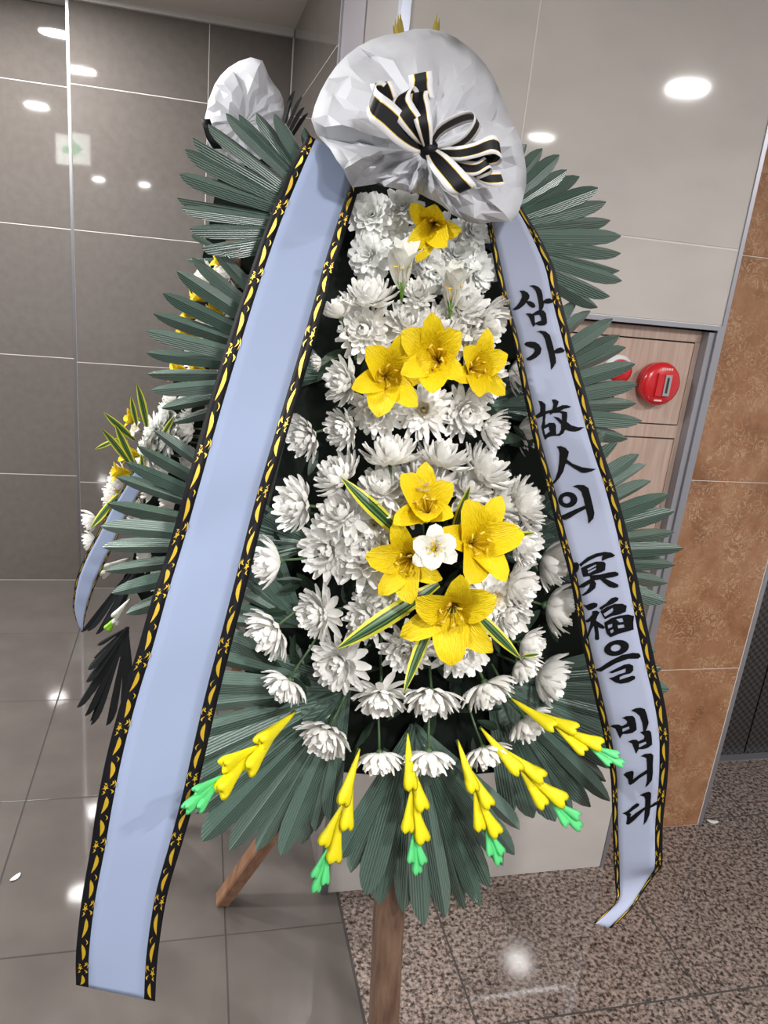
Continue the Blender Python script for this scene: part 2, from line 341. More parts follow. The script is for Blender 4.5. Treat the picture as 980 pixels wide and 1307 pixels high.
# ================================================================== HYDRANT CABINET
hc = thing('hydrant_cabinet', (0.864, YR + 0.06, 0.44), 'oak veneer fire hydrant cabinet in a steel frame in the wall', 'cabinet')
yc = YR + 0.028
box('back_panel', 0.556, 1.172, yc + 0.014, YR + 0.12, 0.442, 1.541, M_DARK, hc)
fr = box('frame', 0.552, 1.176, YR - 0.004, YR + 0.014, CZ1 + .005, 1.545, M_STEEL_D, hc)
box('frame', 1.166, 1.176, YR - 0.004, YR + 0.014, 0.44, CZ1 + .005, M_STEEL_D, hc); box('frame', 0.552, 0.566, YR - 0.006, YR + 0.014, 0.44, CZ1, M_STEEL, hc)
box('frame', 0.566, 1.160, YR - 0.006, YR + 0.014, 0.44, 0.455, M_STEEL, hc)
box('jamb', 1.150, 1.1655, YR + 0.003, yc + 0.012, 0.456, CZ1 - 0.001, mat('grey_jamb', (0.30, 0.30, 0.33), 0.4, metal=0.3), hc)
def veneer_rect(name, x0, x1, z0, z1, y0=yc): return box(name, x0, x1, y0, yc + 0.013, z0, z1, M_VENEER, hc)
veneer_rect('rail', 0.567, 1.149, 1.503, 1.529); veneer_rect('stile', 1.136, 1.149, 0.456, 1.5025); veneer_rect('stile', 0.567, 0.585, 0.456, 1.5025)
veneer_rect('rail', 0.5855, 1.1355, 1.272, 1.303)
veneer_rect('door', 0.5885, 1.1325, 1.3065, 1.4995, yc - 0.002); ldr = veneer_rect('door', 0.5885, 1.1325, 0.459, 1.2685, yc - 0.002)
box('door_latch', 0.93, 0.962, yc - 0.006, yc - 0.002, 1.263, 1.272, M_STEEL, ldr)
# alarm bell, indicator lamp and switch on the upper door
bl = thing('alarm_bell', (1.046, yc - 0.002, 1.404), 'round red alarm bell with a silver plate on the oak cabinet', 'alarm')
RY = Matrix.Rotation(math.radians(90), 4, 'X').to_quaternion()
v, f = lathe_vf([(0.046, 0), (0.0475, 0.006), (0.0475, 0.014), (0.045, 0.017), (0.045, 0.020), (0.050, 0.022), (0.0505, 0.028), (0.047, 0.035), (0.038, 0.040), (0.022, 0.0425), (0.004, 0.043)], 40)
put('bell_dome', mesh('bell_dome', v, f, M_RED), (1.046, yc - 0.002, 1.404), bl, RY)
box('nameplate_mount', 1.026, 1.060, yc - 0.050, yc - 0.040, 1.378, 1.430, M_RED, bl)
np_ = box('nameplate', 1.043, 1.0595, yc - 0.053, yc - 0.0505, 1.380, 1.428, M_STEEL, bl)
box('slot', 1.048, 1.0535, yc - 0.0535, yc - 0.053, 1.386, 1.422, M_DARK, np_)
for k in range(5): box('lettering', 1.035 + k * 0.006, 1.0392 + k * 0.006, yc - 0.0440, yc - 0.0395, 1.4375, 1.4425, mat('pale_print', (0.75, 0.45, 0.42), 0.5), bl)
box('lettering', 1.031, 1.050, yc - 0.0438, yc - 0.0395, 1.3655, 1.3695, mat('pale_print', (0.75, 0.45, 0.42), 0.5), bl)
il = thing('indicator_lamp', (0.945, yc - 0.002, 1.425), 'red dome indicator lamp half hidden behind palm leaves', 'lamp')
v, f = lathe_vf([(0.036, 0), (0.036, 0.006), (0.030, 0.008), (0.030, 0.012)], 28); put('white_ring', mesh('white_ring', v, f, M_SATINW), (0.945, yc - 0.002, 1.425), il, RY)
v, f = lathe_vf([(0.028, 0.010), (0.027, 0.022), (0.022, 0.030), (0.010, 0.035), (0.002, 0.036)], 28); put('dome', mesh('dome', v, f, M_RED), (0.945, yc - 0.002, 1.425), il, RY)
sw = box('call_button', 0.905, 0.945, yc - 0.012, yc - 0.002, 1.352, 1.372, M_BLACK)
tag(sw, 'small black call switch below the red indicator lamp', 'switch')
box('button', 0.93, 0.938, yc - 0.015, yc - 0.012, 1.358, 1.366, M_RED, sw)

# ================================================================== PLANT PARTS (unit meshes)
def strap_mesh(name, prof, fold, curve, mats, fm_cols=None, twist=0.0):
    """leaf along +X of length 1; prof = (t, half width); columns across = 5 or fm_cols+1"""
    ncol = len(fm_cols) + 1 if fm_cols else 5
    v = []; f = []; fm = []
    for t, hw in prof:
        z0 = curve * (t * t) ; tw = twist * t
        for c in range(ncol):
            s = -1 + 2 * c / (ncol - 1); y = s * hw; z = -abs(s) * hw * fold
            y, z = y * math.cos(tw) - z * math.sin(tw), y * math.sin(tw) + z * math.cos(tw)
            v.append((t, y, z + z0))
    for i in range(len(prof) - 1):
        for c in range(ncol - 1):
            f.append((i * ncol + c, (i + 1) * ncol + c, (i + 1) * ncol + c + 1, i * ncol + c + 1)); fm.append(fm_cols[c] if fm_cols else 0)
    me = mesh(name, v, f, mats, fm, True); mid = ncol // 2
    if ncol % 2:
        for e in me.edges:
            if all(i % ncol == mid for i in e.vertices): e.use_edge_sharp = True
    return me
PALM = [(0, .014), (.15, .024), (.35, .036), (.55, .046), (.72, .054), (.84, .056), (.92, .046), (.97, .029), (1, .005)]
LEAFS = [strap_mesh('leaf', [(t, h * k) for t, h in PALM], fo, cu, M_LEAF) for k, fo, cu in ((1, .85, -.03), (.95, 1.1, -.05), (1.06, .65, .02))]
M_LEAF_SHADE = mat('shaded_palm_leaf', (0.010, 0.013, 0.015), 0.4, spec=.35)  # near-black copy of the palm leaf, dim light behind put into its colour
LEAFS_SHADE = [strap_mesh('leaf', [(t, h * k) for t, h in PALM], fo, cu, M_LEAF_SHADE) for k, fo, cu in ((1, .85, -.03), (.95, 1.1, -.05), (1.06, .65, .02))]
def aim(a, b, n):
    """matrix pieces for a unit strap from a to b with its face towards n"""
    x = (b - a); L = x.length; x = x / L; n = (n - x * n.dot(x)).normalized(); y = n.cross(x)
    return Matrix((x, y, n)).transposed().to_quaternion(), L
def strap(me, a, b, n, parent, name='leaf', wf=1.0):
    q, L = aim(a, b, n); return put(name, me, a, parent, q, (L, L * wf, L))
def palm_fan(parent, hub, tips, P, dh, dt, nrm=None, wf=1.0, leafs=None):
    """palm fan part: ribbed hub plate + a leaf for each tip; P maps (px, py, d) to a place"""
    h = P(hub[0], hub[1], dh)
    nrm = nrm or Vector((-0.1, -1, 0.35))
    T = [P(tx, ty, dt + random.uniform(-.012, .012)) for tx, ty in tips]
    v = [h]; rad = 0.30
    for k, t in enumerate(T):
        p = h.lerp(t, rad); v.append(p + nrm.normalized() * (0.004 if k % 2 else -0.002))
    plate = wobj('palm_fan', v, [(0, k, k + 1) for k in range(1, len(T))], M_LEAF, parent, smooth=False, origin=h)
    if leafs: plate.data.materials[0] = M_LEAF_SHADE
    mod = plate.modifiers.new('thick', 'SOLIDIFY'); mod.thickness = 0.002
    for k, t in enumerate(T):
        # neighbours decide the natural width, so that blades touch at the middle
        nb = [(T[j] - t).length for j in (k - 1, k + 1) if 0 <= j < len(T)]
        L = (t - h).length; gap = sum(nb) / len(nb)
        w_ = max(0.55, min(1.15, .80 * gap / (L * 0.112)))
        tilt = Vector((random.uniform(-.3, .3), 0, random.uniform(-.25, .25)))
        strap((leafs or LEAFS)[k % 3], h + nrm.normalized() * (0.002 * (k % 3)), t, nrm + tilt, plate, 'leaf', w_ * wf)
    return plate

def petal_rows(L, th0, th1, w, seg=5, cup=0.3, base_r=0.05):
    rows = []; r_ = base_r; z = 0.0
    for i in range(seg + 1):
        t = i / seg; th = math.radians(th0 + (th1 - th0) * t ** 1.3)
        hw = w * (0.35 + 0.65 * math.sin(min(1, t / 0.62) * math.pi / 2)) * (1 if t < 0.8 else (0.86 if t < 0.99 else 0.38))
        rows.append((r_, z, th, hw)); r_ += L / seg * math.sin(th); z += L / seg * math.cos(th)
    return rows
def mum_mesh(name, layers, seed, mats, calyx=True, jit=8):
    rd = random.Random(seed); v = []; f = []; fm = []
    for li, (n, L, a0, a1, w_, mi) in enumerate(layers):
        ph = rd.uniform(0, 6.28)
        for k in range(n):
            az = ph + 2 * math.pi * (k + rd.uniform(-.25, .25)) / n
            j0 = rd.uniform(-jit, jit); j1 = rd.uniform(-jit * 2, jit * 2); LL = L * rd.uniform(.86, 1.12)
            rows = petal_rows(LL, a0 + j0, a1 + j1, w_ * rd.uniform(.85, 1.15))
            ca, sa = math.cos(az), math.sin(az); tw = rd.uniform(-.25, .25); b0 = len(v)
            for (r_, z, th, hw) in rows:
                # inward normal of the petal path, for cupping
                nx, nz = -math.cos(th), math.sin(th)
                for s in (-1, 0, 1):
                    rr = r_ + nx * (abs(s) * hw * 0.45); zz = z + nz * (abs(s) * hw * 0.45); off = s * hw
                    v.append((rr * ca - off * sa, rr * sa + off * ca, zz + tw * off))
            for i in range(len(rows) - 1):
                for s in range(2):
                    a = b0 + i * 3 + s; f.append((a, a + 3, a + 4, a + 1)); fm.append(mi)
    if calyx:
        cv, cf = lathe_vf([(0.03, -0.22), (0.10, -0.14), (0.20, -0.02), (0.12, 0.05)], 10)
        o = len(v); v += cv; f += [tuple(i + o for i in q) for q in cf]; fm += [2] * len(cf)
    return mesh(name, v, f, mats, fm, True)
MM = [M_MUM, M_MUM_C, M_STEMG]
MUMS = [
    mum_mesh('chrysanthemum', [(15, 1.25, 96, 24, .19, 0), (15, 1.2, 78, 10, .19, 0), (13, 1.1, 60, -4, .18, 0), (11, .98, 44, -22, .17, 0), (8, .8, 28, -42, .15, 0), (5, .55, 14, -50, .12, 1)], 1, MM),
    mum_mesh('chrysanthemum', [(14, 1.25, 108, 62, .17, 0), (16, 1.15, 88, 30, .18, 0), (15, 1.05, 68, 2, .17, 0), (13, .95, 50, -25, .16, 0), (10, .78, 32, -48, .14, 0), (7, .5, 16, -55, .11, 1)], 2, MM),
    mum_mesh('chrysanthemum', [(18, 1.15, 104, 92, .13, 0), (18, 1.04, 90, 72, .14, 0), (16, .9, 72, 46, .13, 0), (14, .74, 54, 18, .12, 0), (11, .56, 36, -10, .11, 1), (7, .38, 16, -30, .09, 1)], 3, MM),
    mum_mesh('chrysanthemum', [(13, 1.45, 74, 10, .20, 0), (12, 1.4, 58, 2, .20, 0), (11, 1.3, 42, -6, .19, 0), (9, 1.15, 28, -14, .17, 0), (6, .95, 14, -18, .15, 1)], 4, MM),
]
SILK = [mum_mesh('chrysanthemum', [(13, 1.05, 112, 92, .23, 0), (13, .98, 95, 72, .23, 0), (12, .88, 78, 52, .21, 0), (11, .76, 60, 34, .19, 0), (9, .6, 42, 15, .16, 0), (6, .42, 22, 0, .12, 0)], s, [M_SILK, M_SILK, M_STEMG], jit=10) for s in (5, 6)]
stem_v, stem_f = tube_vf([(0, 0, -0.1), (0.03, 0.02, -0.8), (0, 0.05, -1.7), (0.04, 0, -2.6)], 0.055, 6)
STEM = mesh('stem', stem_v, stem_f, M_STEMG)
ZUP = Vector((0, 0, 1))
def flower(parent, me, px, py, rpx, fd, P, d, stem=True, bias=0.35):
    """chrysanthemum head of the given picture radius, facing fd"""
    c = P(px, py, d); s = rpx * zdepth(c) / F
    q = ZUP.rotation_difference(fd) @ Matrix.Rotation(random.uniform(0, 6.28), 4, 'Z').to_quaternion()
    o = put(me.name.split('.')[0], me, c - fd * s * bias, parent, q, s)
    if stem:
        st = bpy.data.objects.new('stem', STEM); link(st, o)
    return o
def lily_petal(name, w_, mt, th0, th1, L=1.25):
    v = []; f = []; seg = 9; r_ = .03; z = 0
    for i in range(seg + 1):
        t = i / seg; th = math.radians(th0 + (th1 - th0) * t ** 1.6); hw = w_ * (0.18 + 0.82 * math.sin(math.pi * min(1, t * .92 + .04)) ** .8) * (1 if t < .99 else .25)
        nx, nz = -math.cos(th), math.sin(th)
        for s in (-1, -.5, 0, .5, 1):
            k = (abs(s) ** 1.5) * hw * .38 + 0.02 * math.sin(9 * t + 3 * s) * t + (0.025 if s == 0 else 0)
            v.append((r_ + nx * k, s * hw, z + nz * k))
        r_ += L / seg * math.sin(th); z += L / seg * math.cos(th)
    for i in range(seg):
        for s in range(4): a = i * 5 + s; f.append((a, a + 5, a + 6, a + 1))
    return mesh(name, v, f, mt, None, True)
def lily_core(name, stamens=True, tone=M_STAMEN):
    v, f = lathe_vf([(0.03, -0.35), (0.05, -0.1), (0.07, 0.0), (0.13, 0.22), (0.10, 0.20), (0.03, 0.02)], 10); fm = [0] * len(f)
    if stamens:
        for k in range(6):
            a = k * 1.047 + .3; tv, tf = tube_vf([(0, 0, .05), (.08 * math.cos(a), .08 * math.sin(a), .35), (.2 * math.cos(a), .2 * math.sin(a), .62)], [.014, .012, .010], 5)
            o = len(v); v += tv; f += [tuple(i + o for i in q) for q in tf]; fm += [1] * len(tf)
            tv, tf = tube_vf([(.17 * math.cos(a + .2), .17 * math.sin(a + .2), .63), (.24 * math.cos(a - .2), .24 * math.sin(a - .2), .63)], .026, 5)
            o = len(v); v += tv; f += [tuple(i + o for i in q) for q in tf]; fm += [1] * len(tf)
    return mesh(name, v, f, [M_THROAT, tone], fm, True)
YP = (lily_petal('petal', .34, M_YEL, 22, 88), lily_petal('petal', .26, M_YEL, 26, 98))
YP2 = (lily_petal('petal', .34, M_YEL, 14, 62), lily_petal('petal', .26, M_YEL, 18, 72))
WP = (lily_petal('petal', .28, M_WLILY, 8, 50, 1.3), lily_petal('petal', .23, M_WLILY, 10, 58, 1.3))
FP = (lily_petal('petal', .36, M_WLILY, 20, 125, 1.0), lily_petal('petal', .30, M_WLILY, 24, 135, 1.0))
YCORE = lily_core('yellow_lily'); WCORE = lily_core('white_lily'); FCORE = lily_core('white_freesia')
def lily(parent, name, core, pets, px, py, rpx, fd, P, d, roll=0.0):
    c = P(px, py, d); s = rpx * zdepth(c) / F
    q = ZUP.rotation_difference(fd) @ Matrix.Rotation(roll, 4, 'Z').to_quaternion()
    o = put(name, core, c - fd * s * .35, parent, q, s)
    for k in range(6):
        p = bpy.data.objects.new('petal', pets[k % 2]); link(p, o)
        p.rotation_euler = (random.uniform(-.12, .12), random.uniform(-.16, .16), k * math.pi / 3 + random.uniform(-.12, .12)); p.location = (0, 0, .01 * (k % 2))
        p.scale = (1, 1, 1) if k % 2 else (.96, 1, 1)
    return o
VPROF = [(0, .030), (.15, .05), (.35, .068), (.55, .07), (.72, .058), (.86, .036), (.95, .016), (1, .002)]
VARIE = [strap_mesh('striped_leaf', VPROF, .35, c, [M_VYEL, M_VDK, M_VMID], [0, 0, 1, 2, 1, 1, 2, 1, 0, 0], tw) for c, tw in ((-.12, .2), (.06, -.2))]
FOLP = [(0, .02), (.2, .11), (.45, .17), (.7, .13), (.9, .06), (1, .005)]
FOLI = [strap_mesh('foliage_leaf', FOLP, .3, -.15, M_FOLI), strap_mesh('foliage_leaf', [(t, h * .7) for t, h in FOLP], .4, .1, M_FOLI)]
def bud_mesh(name, mt, n=12):
    """gladiolus bud along +X: thin throat widening to a three lobed mouth"""
    prof = [(0, .012), (.2, .045), (.45, .075), (.68, .105), (.82, .130), (.91, .138), (.97, .122), (1.0, .085), (.95, .03)]
    v = []; f = []
    for i, (t, r_) in enumerate(prof):
        for k in range(n):
            a = 2 * math.pi * k / n; lob = 1 + .26 * math.cos(3 * a) * max(0, t - .35) / .65
            v.append((t + .035 * math.cos(3 * a) * (t ** 4), r_ * lob * math.cos(a), .75 * r_ * lob * math.sin(a)))
    for i in range(len(prof) - 1): f += [(i * n + k, (i + 1) * n + k, (i + 1) * n + (k + 1) % n, i * n + (k + 1) % n) for k in range(n)]
    f += [tuple(range(n)), tuple(range(len(prof) * n - 1, (len(prof) - 1) * n - 1, -1))]
    return mesh(name, v, f, mt, None, True)
BUD_Y = bud_mesh('yellow_bud', M_YEL_D); BUD_G = bud_mesh('green_bud', M_GREENTIP); BUD_W = bud_mesh('white_bud', M_WLILY); BUD_L = bud_mesh('lime_bud', M_LIME)
def gladiolus(parent, a, b, P, da, db, specs, name='gladiolus'):
    """flower spike from picture point a to b; specs: (t0, t1, side px, mesh, width factor)"""
    A = P(a[0], a[1], da); B = P(b[0], b[1], db); ax = (B - A); L = ax.length; n = Vector((0, -1, .3)); side = ax.normalized().cross(n).normalized()
    pts = [A.lerp(B, t) + n * .012 * math.sin(math.pi * t) for t in (0, .25, .5, .75, .96)]
    v, f = tube_vf(pts, [.0032, .003, .0028, .0024, .0018], 6)
    st = wobj(name, v, f, M_STEMG, parent, origin=A)
    for t0, t1, sd, me, wf in specs:
        p0 = A.lerp(B, t0) + n * (.006 + .012 * math.sin(math.pi * t0)); p1 = A.lerp(B, t1) + side * sd * L + n * (.018 + .012 * math.sin(math.pi * t1))
        q, l_ = aim(p0, p1, n); put(me.name.split('.')[0], me, p0, st, q, (l_, l_ * wf, l_ * wf))
    return st
def smooth_rows(rows, n):
    out = []
    for k in range(n + 1):
        s = k / n * (len(rows) - 1); i = min(int(s), len(rows) - 2); t = s - i
        p = [rows[max(i - 1, 0)], rows[i], rows[i + 1], rows[min(i + 2, len(rows) - 1)]]
        out.append([.5 * (2 * p[1][c] + (-p[0][c] + p[2][c]) * t + (2 * p[0][c] - 5 * p[1][c] + 4 * p[2][c] - p[3][c]) * t * t + (-p[0][c] + 3 * p[1][c] - 3 * p[2][c] + p[3][c]) * t ** 3) for c in range(len(rows[0]))])
    return out

# ------------------------------------------------------------------ ribbons
def motif():
    """gold scroll: list of polygons in (a along, b across) with b in 0..1 of the border, a in units of one repeat"""
    P_ = []
    def leaf(a0, b0, a1, b1, w_):
        n = 5; up = []; dn = []
        for k in range(n + 1):
            t = k / n; a = a0 + (a1 - a0) * t; b = b0 + (b1 - b0) * t + .14 * math.sin(math.pi * t); h = w_ * math.sin(math.pi * t) ** .7 * (1 - .3 * t)
            up.append((a, b + h)); dn.append((a, b - h))
        P_.append(up + dn[::-1][1:-1])
    leaf(.04, .40, .34, .52, .17); leaf(.64, .52, .94, .36, .17)
    P_.append([(.49 + (.055 if k % 2 == 0 else .022) * math.cos(math.pi * k / 5), .36 + (.22 if k % 2 == 0 else .09) * math.sin(math.pi * k / 5)) for k in range(10)])
    leaf(.38, .72, .46, .62, .08); leaf(.52, .66, .60, .78, .08); leaf(.40, .20, .45, .26, .07); leaf(.54, .22, .61, .16, .07)
    leaf(.36, .80, .50, .86, .04); leaf(-.04, .62, .06, .72, .05)
    return P_
MOTIF = motif()
def ribbon(name, rows, P, mt_band, label, cat='ribbon', bl_=.15, br_=.15, n=90, rep=12, flip=False, rear=False):
    rr = smooth_rows(rows, n)
    Ls = [P(r_[0], r_[1], r_[2]) for r_ in rr]; Rs = [P(r_[3], r_[4], r_[5]) for r_ in rr]
    def at(s, u, off=0.0):
        s = max(0, min(.99999, s)) * n; i = int(s); t = s - i
        l_ = Ls[i].lerp(Ls[i + 1], t); r_ = Rs[i].lerp(Rs[i + 1], t)
        p = l_.lerp(r_, u)
        if off:
            nn = (r_ - l_).cross(Ls[i + 1] - Ls[i])
            nn = nn.normalized()
            if nn.dot(EYE - p) < 0 and not rear: nn = -nn
            p = p + nn * off
        return p
    def strip(nm, u0, u1, m_, parent, cols):
        v = [at(k / n, u0 + (u1 - u0) * c / cols) for k in range(n + 1) for c in range(cols + 1)]
        f = [(k * (cols + 1) + c, k * (cols + 1) + c + 1, (k + 1) * (cols + 1) + c + 1, (k + 1) * (cols + 1) + c) for k in range(n) for c in range(cols)]
        o = wobj(nm, v, f, m_, parent); md = o.modifiers.new('thick', 'SOLIDIFY'); md.thickness = .0005; md.offset = 0; return o
    band = strip(name, bl_, 1 - br_, mt_band, None, 6); tag(band, label, cat)
    for u0, u1, mir in ((0, bl_, False), (1 - br_, 1, True)):
        bo = strip('border', u0, u1, M_BLACK, band, 2)
        v = []; f = []
        for k in range(rep):
            for poly in MOTIF:
                a_ = [((k + .5 + (a - .5)) / rep, (u0 + (u1 - u0) * (1 - b if mir else b))) for a, b in poly]
                o = len(v); v += [at(a, u, .0012) for a, u in a_]; f.append(tuple(range(o, o + len(a_))))
        wobj('gold_pattern', v, f, M_GOLD, bo, smooth=False)
    return band, at

# ================================================================== FRONT STAND AND WREATH
st1 = thing('wooden_stand', FL(505, 1400), 'wooden three-legged stand holding the large front wreath', 'stand')
ptop = S(536, 300, -.05); pbot = S(493, 1230, -.045); pdir = (pbot - ptop).normalized(); pfoot = ptop + pdir * (ptop.z / -pdir.z)
v, f = bar_vf(ptop, pfoot, .050, side=(1, 0, 0)); wobj('post', v, f, M_WOOD_D, st1, smooth=False)
def leg(foot, top, wd, mt, parent):
    v, f = bar_vf(top, foot, wd, side=(1, 0, 0)); zmin = min(p.z for p in v); v = [Vector(p) - Vector((0, 0, zmin)) if p.z < .15 else p for p in v]
    return wobj('leg', v, f, mt, parent, smooth=False)
leg(FL(284, 1152), S(500, 870, -.09) + Vector((0, .03, 0)), .036, M_WOOD, st1)
leg(FL(581, 1139), S(548, 860, -.09) + Vector((0, .03, 0)), .030, M_WOOD, st1)

w1 = thing('funeral_wreath', S(536, 1000, -.03), 'tall condolence wreath of white chrysanthemums and yellow lilies under a white paper hood with bow', 'wreath')
outl = [(455, 225), (620, 230), (650, 300), (700, 500), (748, 700), (775, 850), (740, 940), (640, 985), (540, 995), (430, 985), (340, 930), (310, 850), (330, 700), (375, 520), (425, 330)]
fr_ = [S(x, y, -.012) for x, y in outl]; bk = [p + Vector((0, .028, 0)) for p in fr_]; n_ = len(outl)
wobj('backing', fr_ + bk, [tuple(range(n_ - 1, -1, -1)), tuple(range(n_, 2 * n_))] + [(k, (k + 1) % n_, n_ + (k + 1) % n_, n_ + k) for k in range(n_)], M_BOARD, w1, smooth=False)

# palm fans
palm_fan(w1, (440, 293), [(388, 161), (368, 154), (349, 146), (329, 142), (307, 143), (288, 146), (267, 155), (249, 169), (236, 193), (230, 220), (227, 246), (232, 267), (243, 289), (258, 311), (283, 322)], S, .0, .02, Vector((.1, -1, .5)))
palm_fan(w1, (425, 478), [(271, 318), (246, 326), (226, 347), (208, 373), (195, 399), (187, 424), (186, 449), (187, 475), (194, 499), (206, 522), (220, 538)], S, .005, .0, Vector((-.1, -1, .2)), .84)
palm_fan(w1, (402, 695), [(196, 551), (177, 568), (160, 591), (148, 610), (136, 641), (129, 671), (130, 700), (133, 730), (143, 756), (160, 784)], S, .01, .02, Vector((-.1, -1, .3)), .84)
palm_fan(w1, (388, 800), [(325, 650), (303, 668), (288, 688), (276, 712), (268, 738), (264, 765), (266, 792)], S, .012, .0, Vector((-.2, -1, .3)))
palm_fan(w1, (445, 880), [(262, 805), (250, 838), (242, 870), (237, 905), (236, 940), (237, 975), (240, 1008), (247, 1042), (258, 1071), (292, 1089), (324, 1091), (359, 1090), (385, 1081), (404, 1066), (420, 1046)], S, .016, .03, Vector((-.1, -1, .3)), 1.1)
palm_fan(w1, (600, 300), [(675, 184), (696, 187), (712, 199), (726, 215), (745, 224), (761, 241), (777, 255), (785, 278), (790, 302), (796, 321), (797, 342), (791, 359), (782, 376), (768, 392)], S, .0, -.02, Vector((.1, -1, .2)), 1.08)
palm_fan(w1, (612, 520), [(739, 384), (760, 396), (780, 408), (794, 426), (806, 444), (808, 465), (817, 489), (819, 514), (816, 538), (805, 560)], S, .005, -.02, Vector((.1, -1, .3)))
palm_fan(w1, (640, 708), [(777, 551), (794, 567), (813, 580), (829, 595), (838, 616), (851, 632), (865, 653), (869, 678), (869, 700), (867, 722), (861, 746), (847, 768), (829, 785)], S, .01, -.01, Vector((.1, -1, .3)))
palm_fan(w1, (625, 872), [(841, 834), (850, 856), (851, 879), (842, 905), (832, 930), (818, 958), (800, 982), (780, 1002), (776, 1020), (758, 1033), (735, 1043), (707, 1046), (684, 1047), (660, 1040)], S, .016, .03, Vector((.1, -1, .3)), 1.32)
palm_fan(w1, (528, 925), [(435, 1098), (450, 1119), (467, 1140), (488, 1159), (515, 1172), (540, 1178), (569, 1176), (594, 1170), (611, 1154), (629, 1136), (644, 1112), (655, 1089), (664, 1063)], S, .02, .055, Vector((0, -1, .25)), 1.15)

# dark foliage between the flowers
rf = random.Random(21)
inside = [(430, 430), (600, 430), (660, 520), (690, 640), (720, 800), (700, 900), (600, 960), (500, 965), (400, 940), (350, 860), (350, 740), (380, 620), (410, 500)]
def in_poly(x, y, P_):
    c = False; j = len(P_) - 1
    for i in range(len(P_)):
        if (P_[i][1] > y) != (P_[j][1] > y) and x < (P_[j][0] - P_[i][0]) * (y - P_[i][1]) / (P_[j][1] - P_[i][1]) + P_[i][0]: c = not c
        j = i
    return c
cnt = 0
while cnt < 130:
    x, y = rf.uniform(345, 725), rf.uniform(300, 970)
    if not in_poly(x, y, inside): continue
    a = rf.uniform(0, 6.28); l_ = rf.uniform(26, 52); d0 = rf.uniform(.005, .03)
    strap(FOLI[cnt % 2], S(x, y, d0), S(x + l_ * math.cos(a), y + l_ * math.sin(a), d0 + rf.uniform(0, .025)), Vector((rf.uniform(-.4, .4), -1, rf.uniform(0, .6))), w1, 'foliage_leaf'); cnt += 1

# chrysanthemums: x, y, radius, facing (right, down, towards), kind
def dome(x, y): return .075 + .035 * math.exp(-((x - 555) / 110.0) ** 2)
SILKS = [(474, 272, 31, -.1, 0, 1), (513, 262, 27, 0, -.2, .9), (468, 325, 32, -.5, .1, .8), (508, 307, 33, 0, -.3, .9), (540, 322, 28, .1, .2, .9), (583, 322, 34, .1, -.2, .9), (612, 346, 30, .4, .2, .8), (606, 293, 26, .4, 0, .8), (556, 348, 26, 0, .2, .9), (560, 292, 24, 0, 0, 1)]
for k, (x, y, r_, fx, fy, c) in enumerate(SILKS): flower(w1, SILK[k % 2], x, y, r_ * 1.02, face_dir(fx, fy, c), S, .07, bias=.25)
MUMLIST = [
    (470, 372, 29, -.1, -.7, .55, 0), (535, 373, 18, 0, -.3, .8, 0), (594, 385, 27, .3, -.3, .7, 0), (430, 391, 19, -.3, -.8, .3, 3), (463, 420, 30, -.2, .1, .9, 1), (522, 407, 27, 0, -.3, .8, 1), (568, 410, 28, .1, -.3, .8, 1), (630, 413, 28, .8, .5, .4, 0), (614, 434, 28, .6, .3, .6, 1),
    (433, 488, 25, -.7, .1, .6, 0), (627, 485, 25, .8, .4, .4, 3), (403, 462, 9, -.8, .2, .3, 3), (479, 527, 27, -.1, .3, .9, 1), (541, 521, 31, 0, -.1, 1, 2), (598, 527, 27, .3, .2, .8, 1), (633, 549, 21, .8, .4, .4, 3), (668, 477, 23, .8, .4, .3, 3), (677, 553, 21, .8, .4, .3, 3), (433, 548, 23, -.7, .2, .6, 0), (383, 558, 26, -.7, .3, .5, 0),
    (499, 574, 31, 0, -.85, .4, 0), (567, 579, 29, .3, -.85, .4, 0), (427, 602, 29, -.6, -.6, .4, 0), (487, 618, 29, -.1, -.5, .75, 1), (543, 607, 33, 0, -.65, .6, 0), (625, 594, 30, .6, -.6, .4, 0), (602, 618, 27, .3, -.5, .7, 1), (371, 643, 31, -.8, -.1, .5, 0), (434, 650, 31, -.4, -.4, .7, 1), (478, 670, 24, 0, 0, 1, 2), (519, 646, 20, 0, -.2, .9, 1), (648, 642, 28, .6, -.1, .6, 0), (675, 640, 30, .8, -.3, .4, 0),
    (411, 704, 33, -.4, .1, .8, 1), (463, 706, 31, -.1, -.4, .8, 1), (338, 718, 25, -.9, .1, .3, 3), (637, 673, 23, .3, -.1, .8, 1), (674, 693, 27, .7, .1, .5, 0), (711, 720, 27, .9, .3, .3, 3), (496, 750, 34, 0, -.1, 1, 2), (462, 790, 26, -.5, .1, .8, 1), (635, 764, 33, .3, .1, .9, 2), (668, 748, 30, .8, .2, .5, 0), (655, 790, 28, .4, .4, .7, 1), (718, 778, 27, .9, .2, .3, 3),
    (398, 785, 29, -.7, .1, .6, 1), (338, 811, 31, -.7, .5, .4, 0), (426, 850, 31, -.4, .1, .8, 1), (517, 832, 26, -.1, .1, .9, 1), (590, 834, 31, .1, .2, .9, 1), (680, 826, 21, .8, .2, .4, 3), (671, 856, 20, .5, .7, .3, 3), (707, 867, 28, .8, .3, .3, 3), (361, 880, 26, -.5, .75, .3, 0), (486, 899, 30, 0, .7, .6, 1), (551, 899, 30, 0, .85, .45, 0), (626, 886, 30, .4, .8, .35, 0), (412, 946, 30, -.4, .7, .55, 0), (677, 928, 27, .5, .8, .3, 0), (484, 975, 26, 0, .95, .2, 0), (548, 975, 28, 0, .95, .25, 0), (621, 967, 25, .3, .9, .3, 0)]
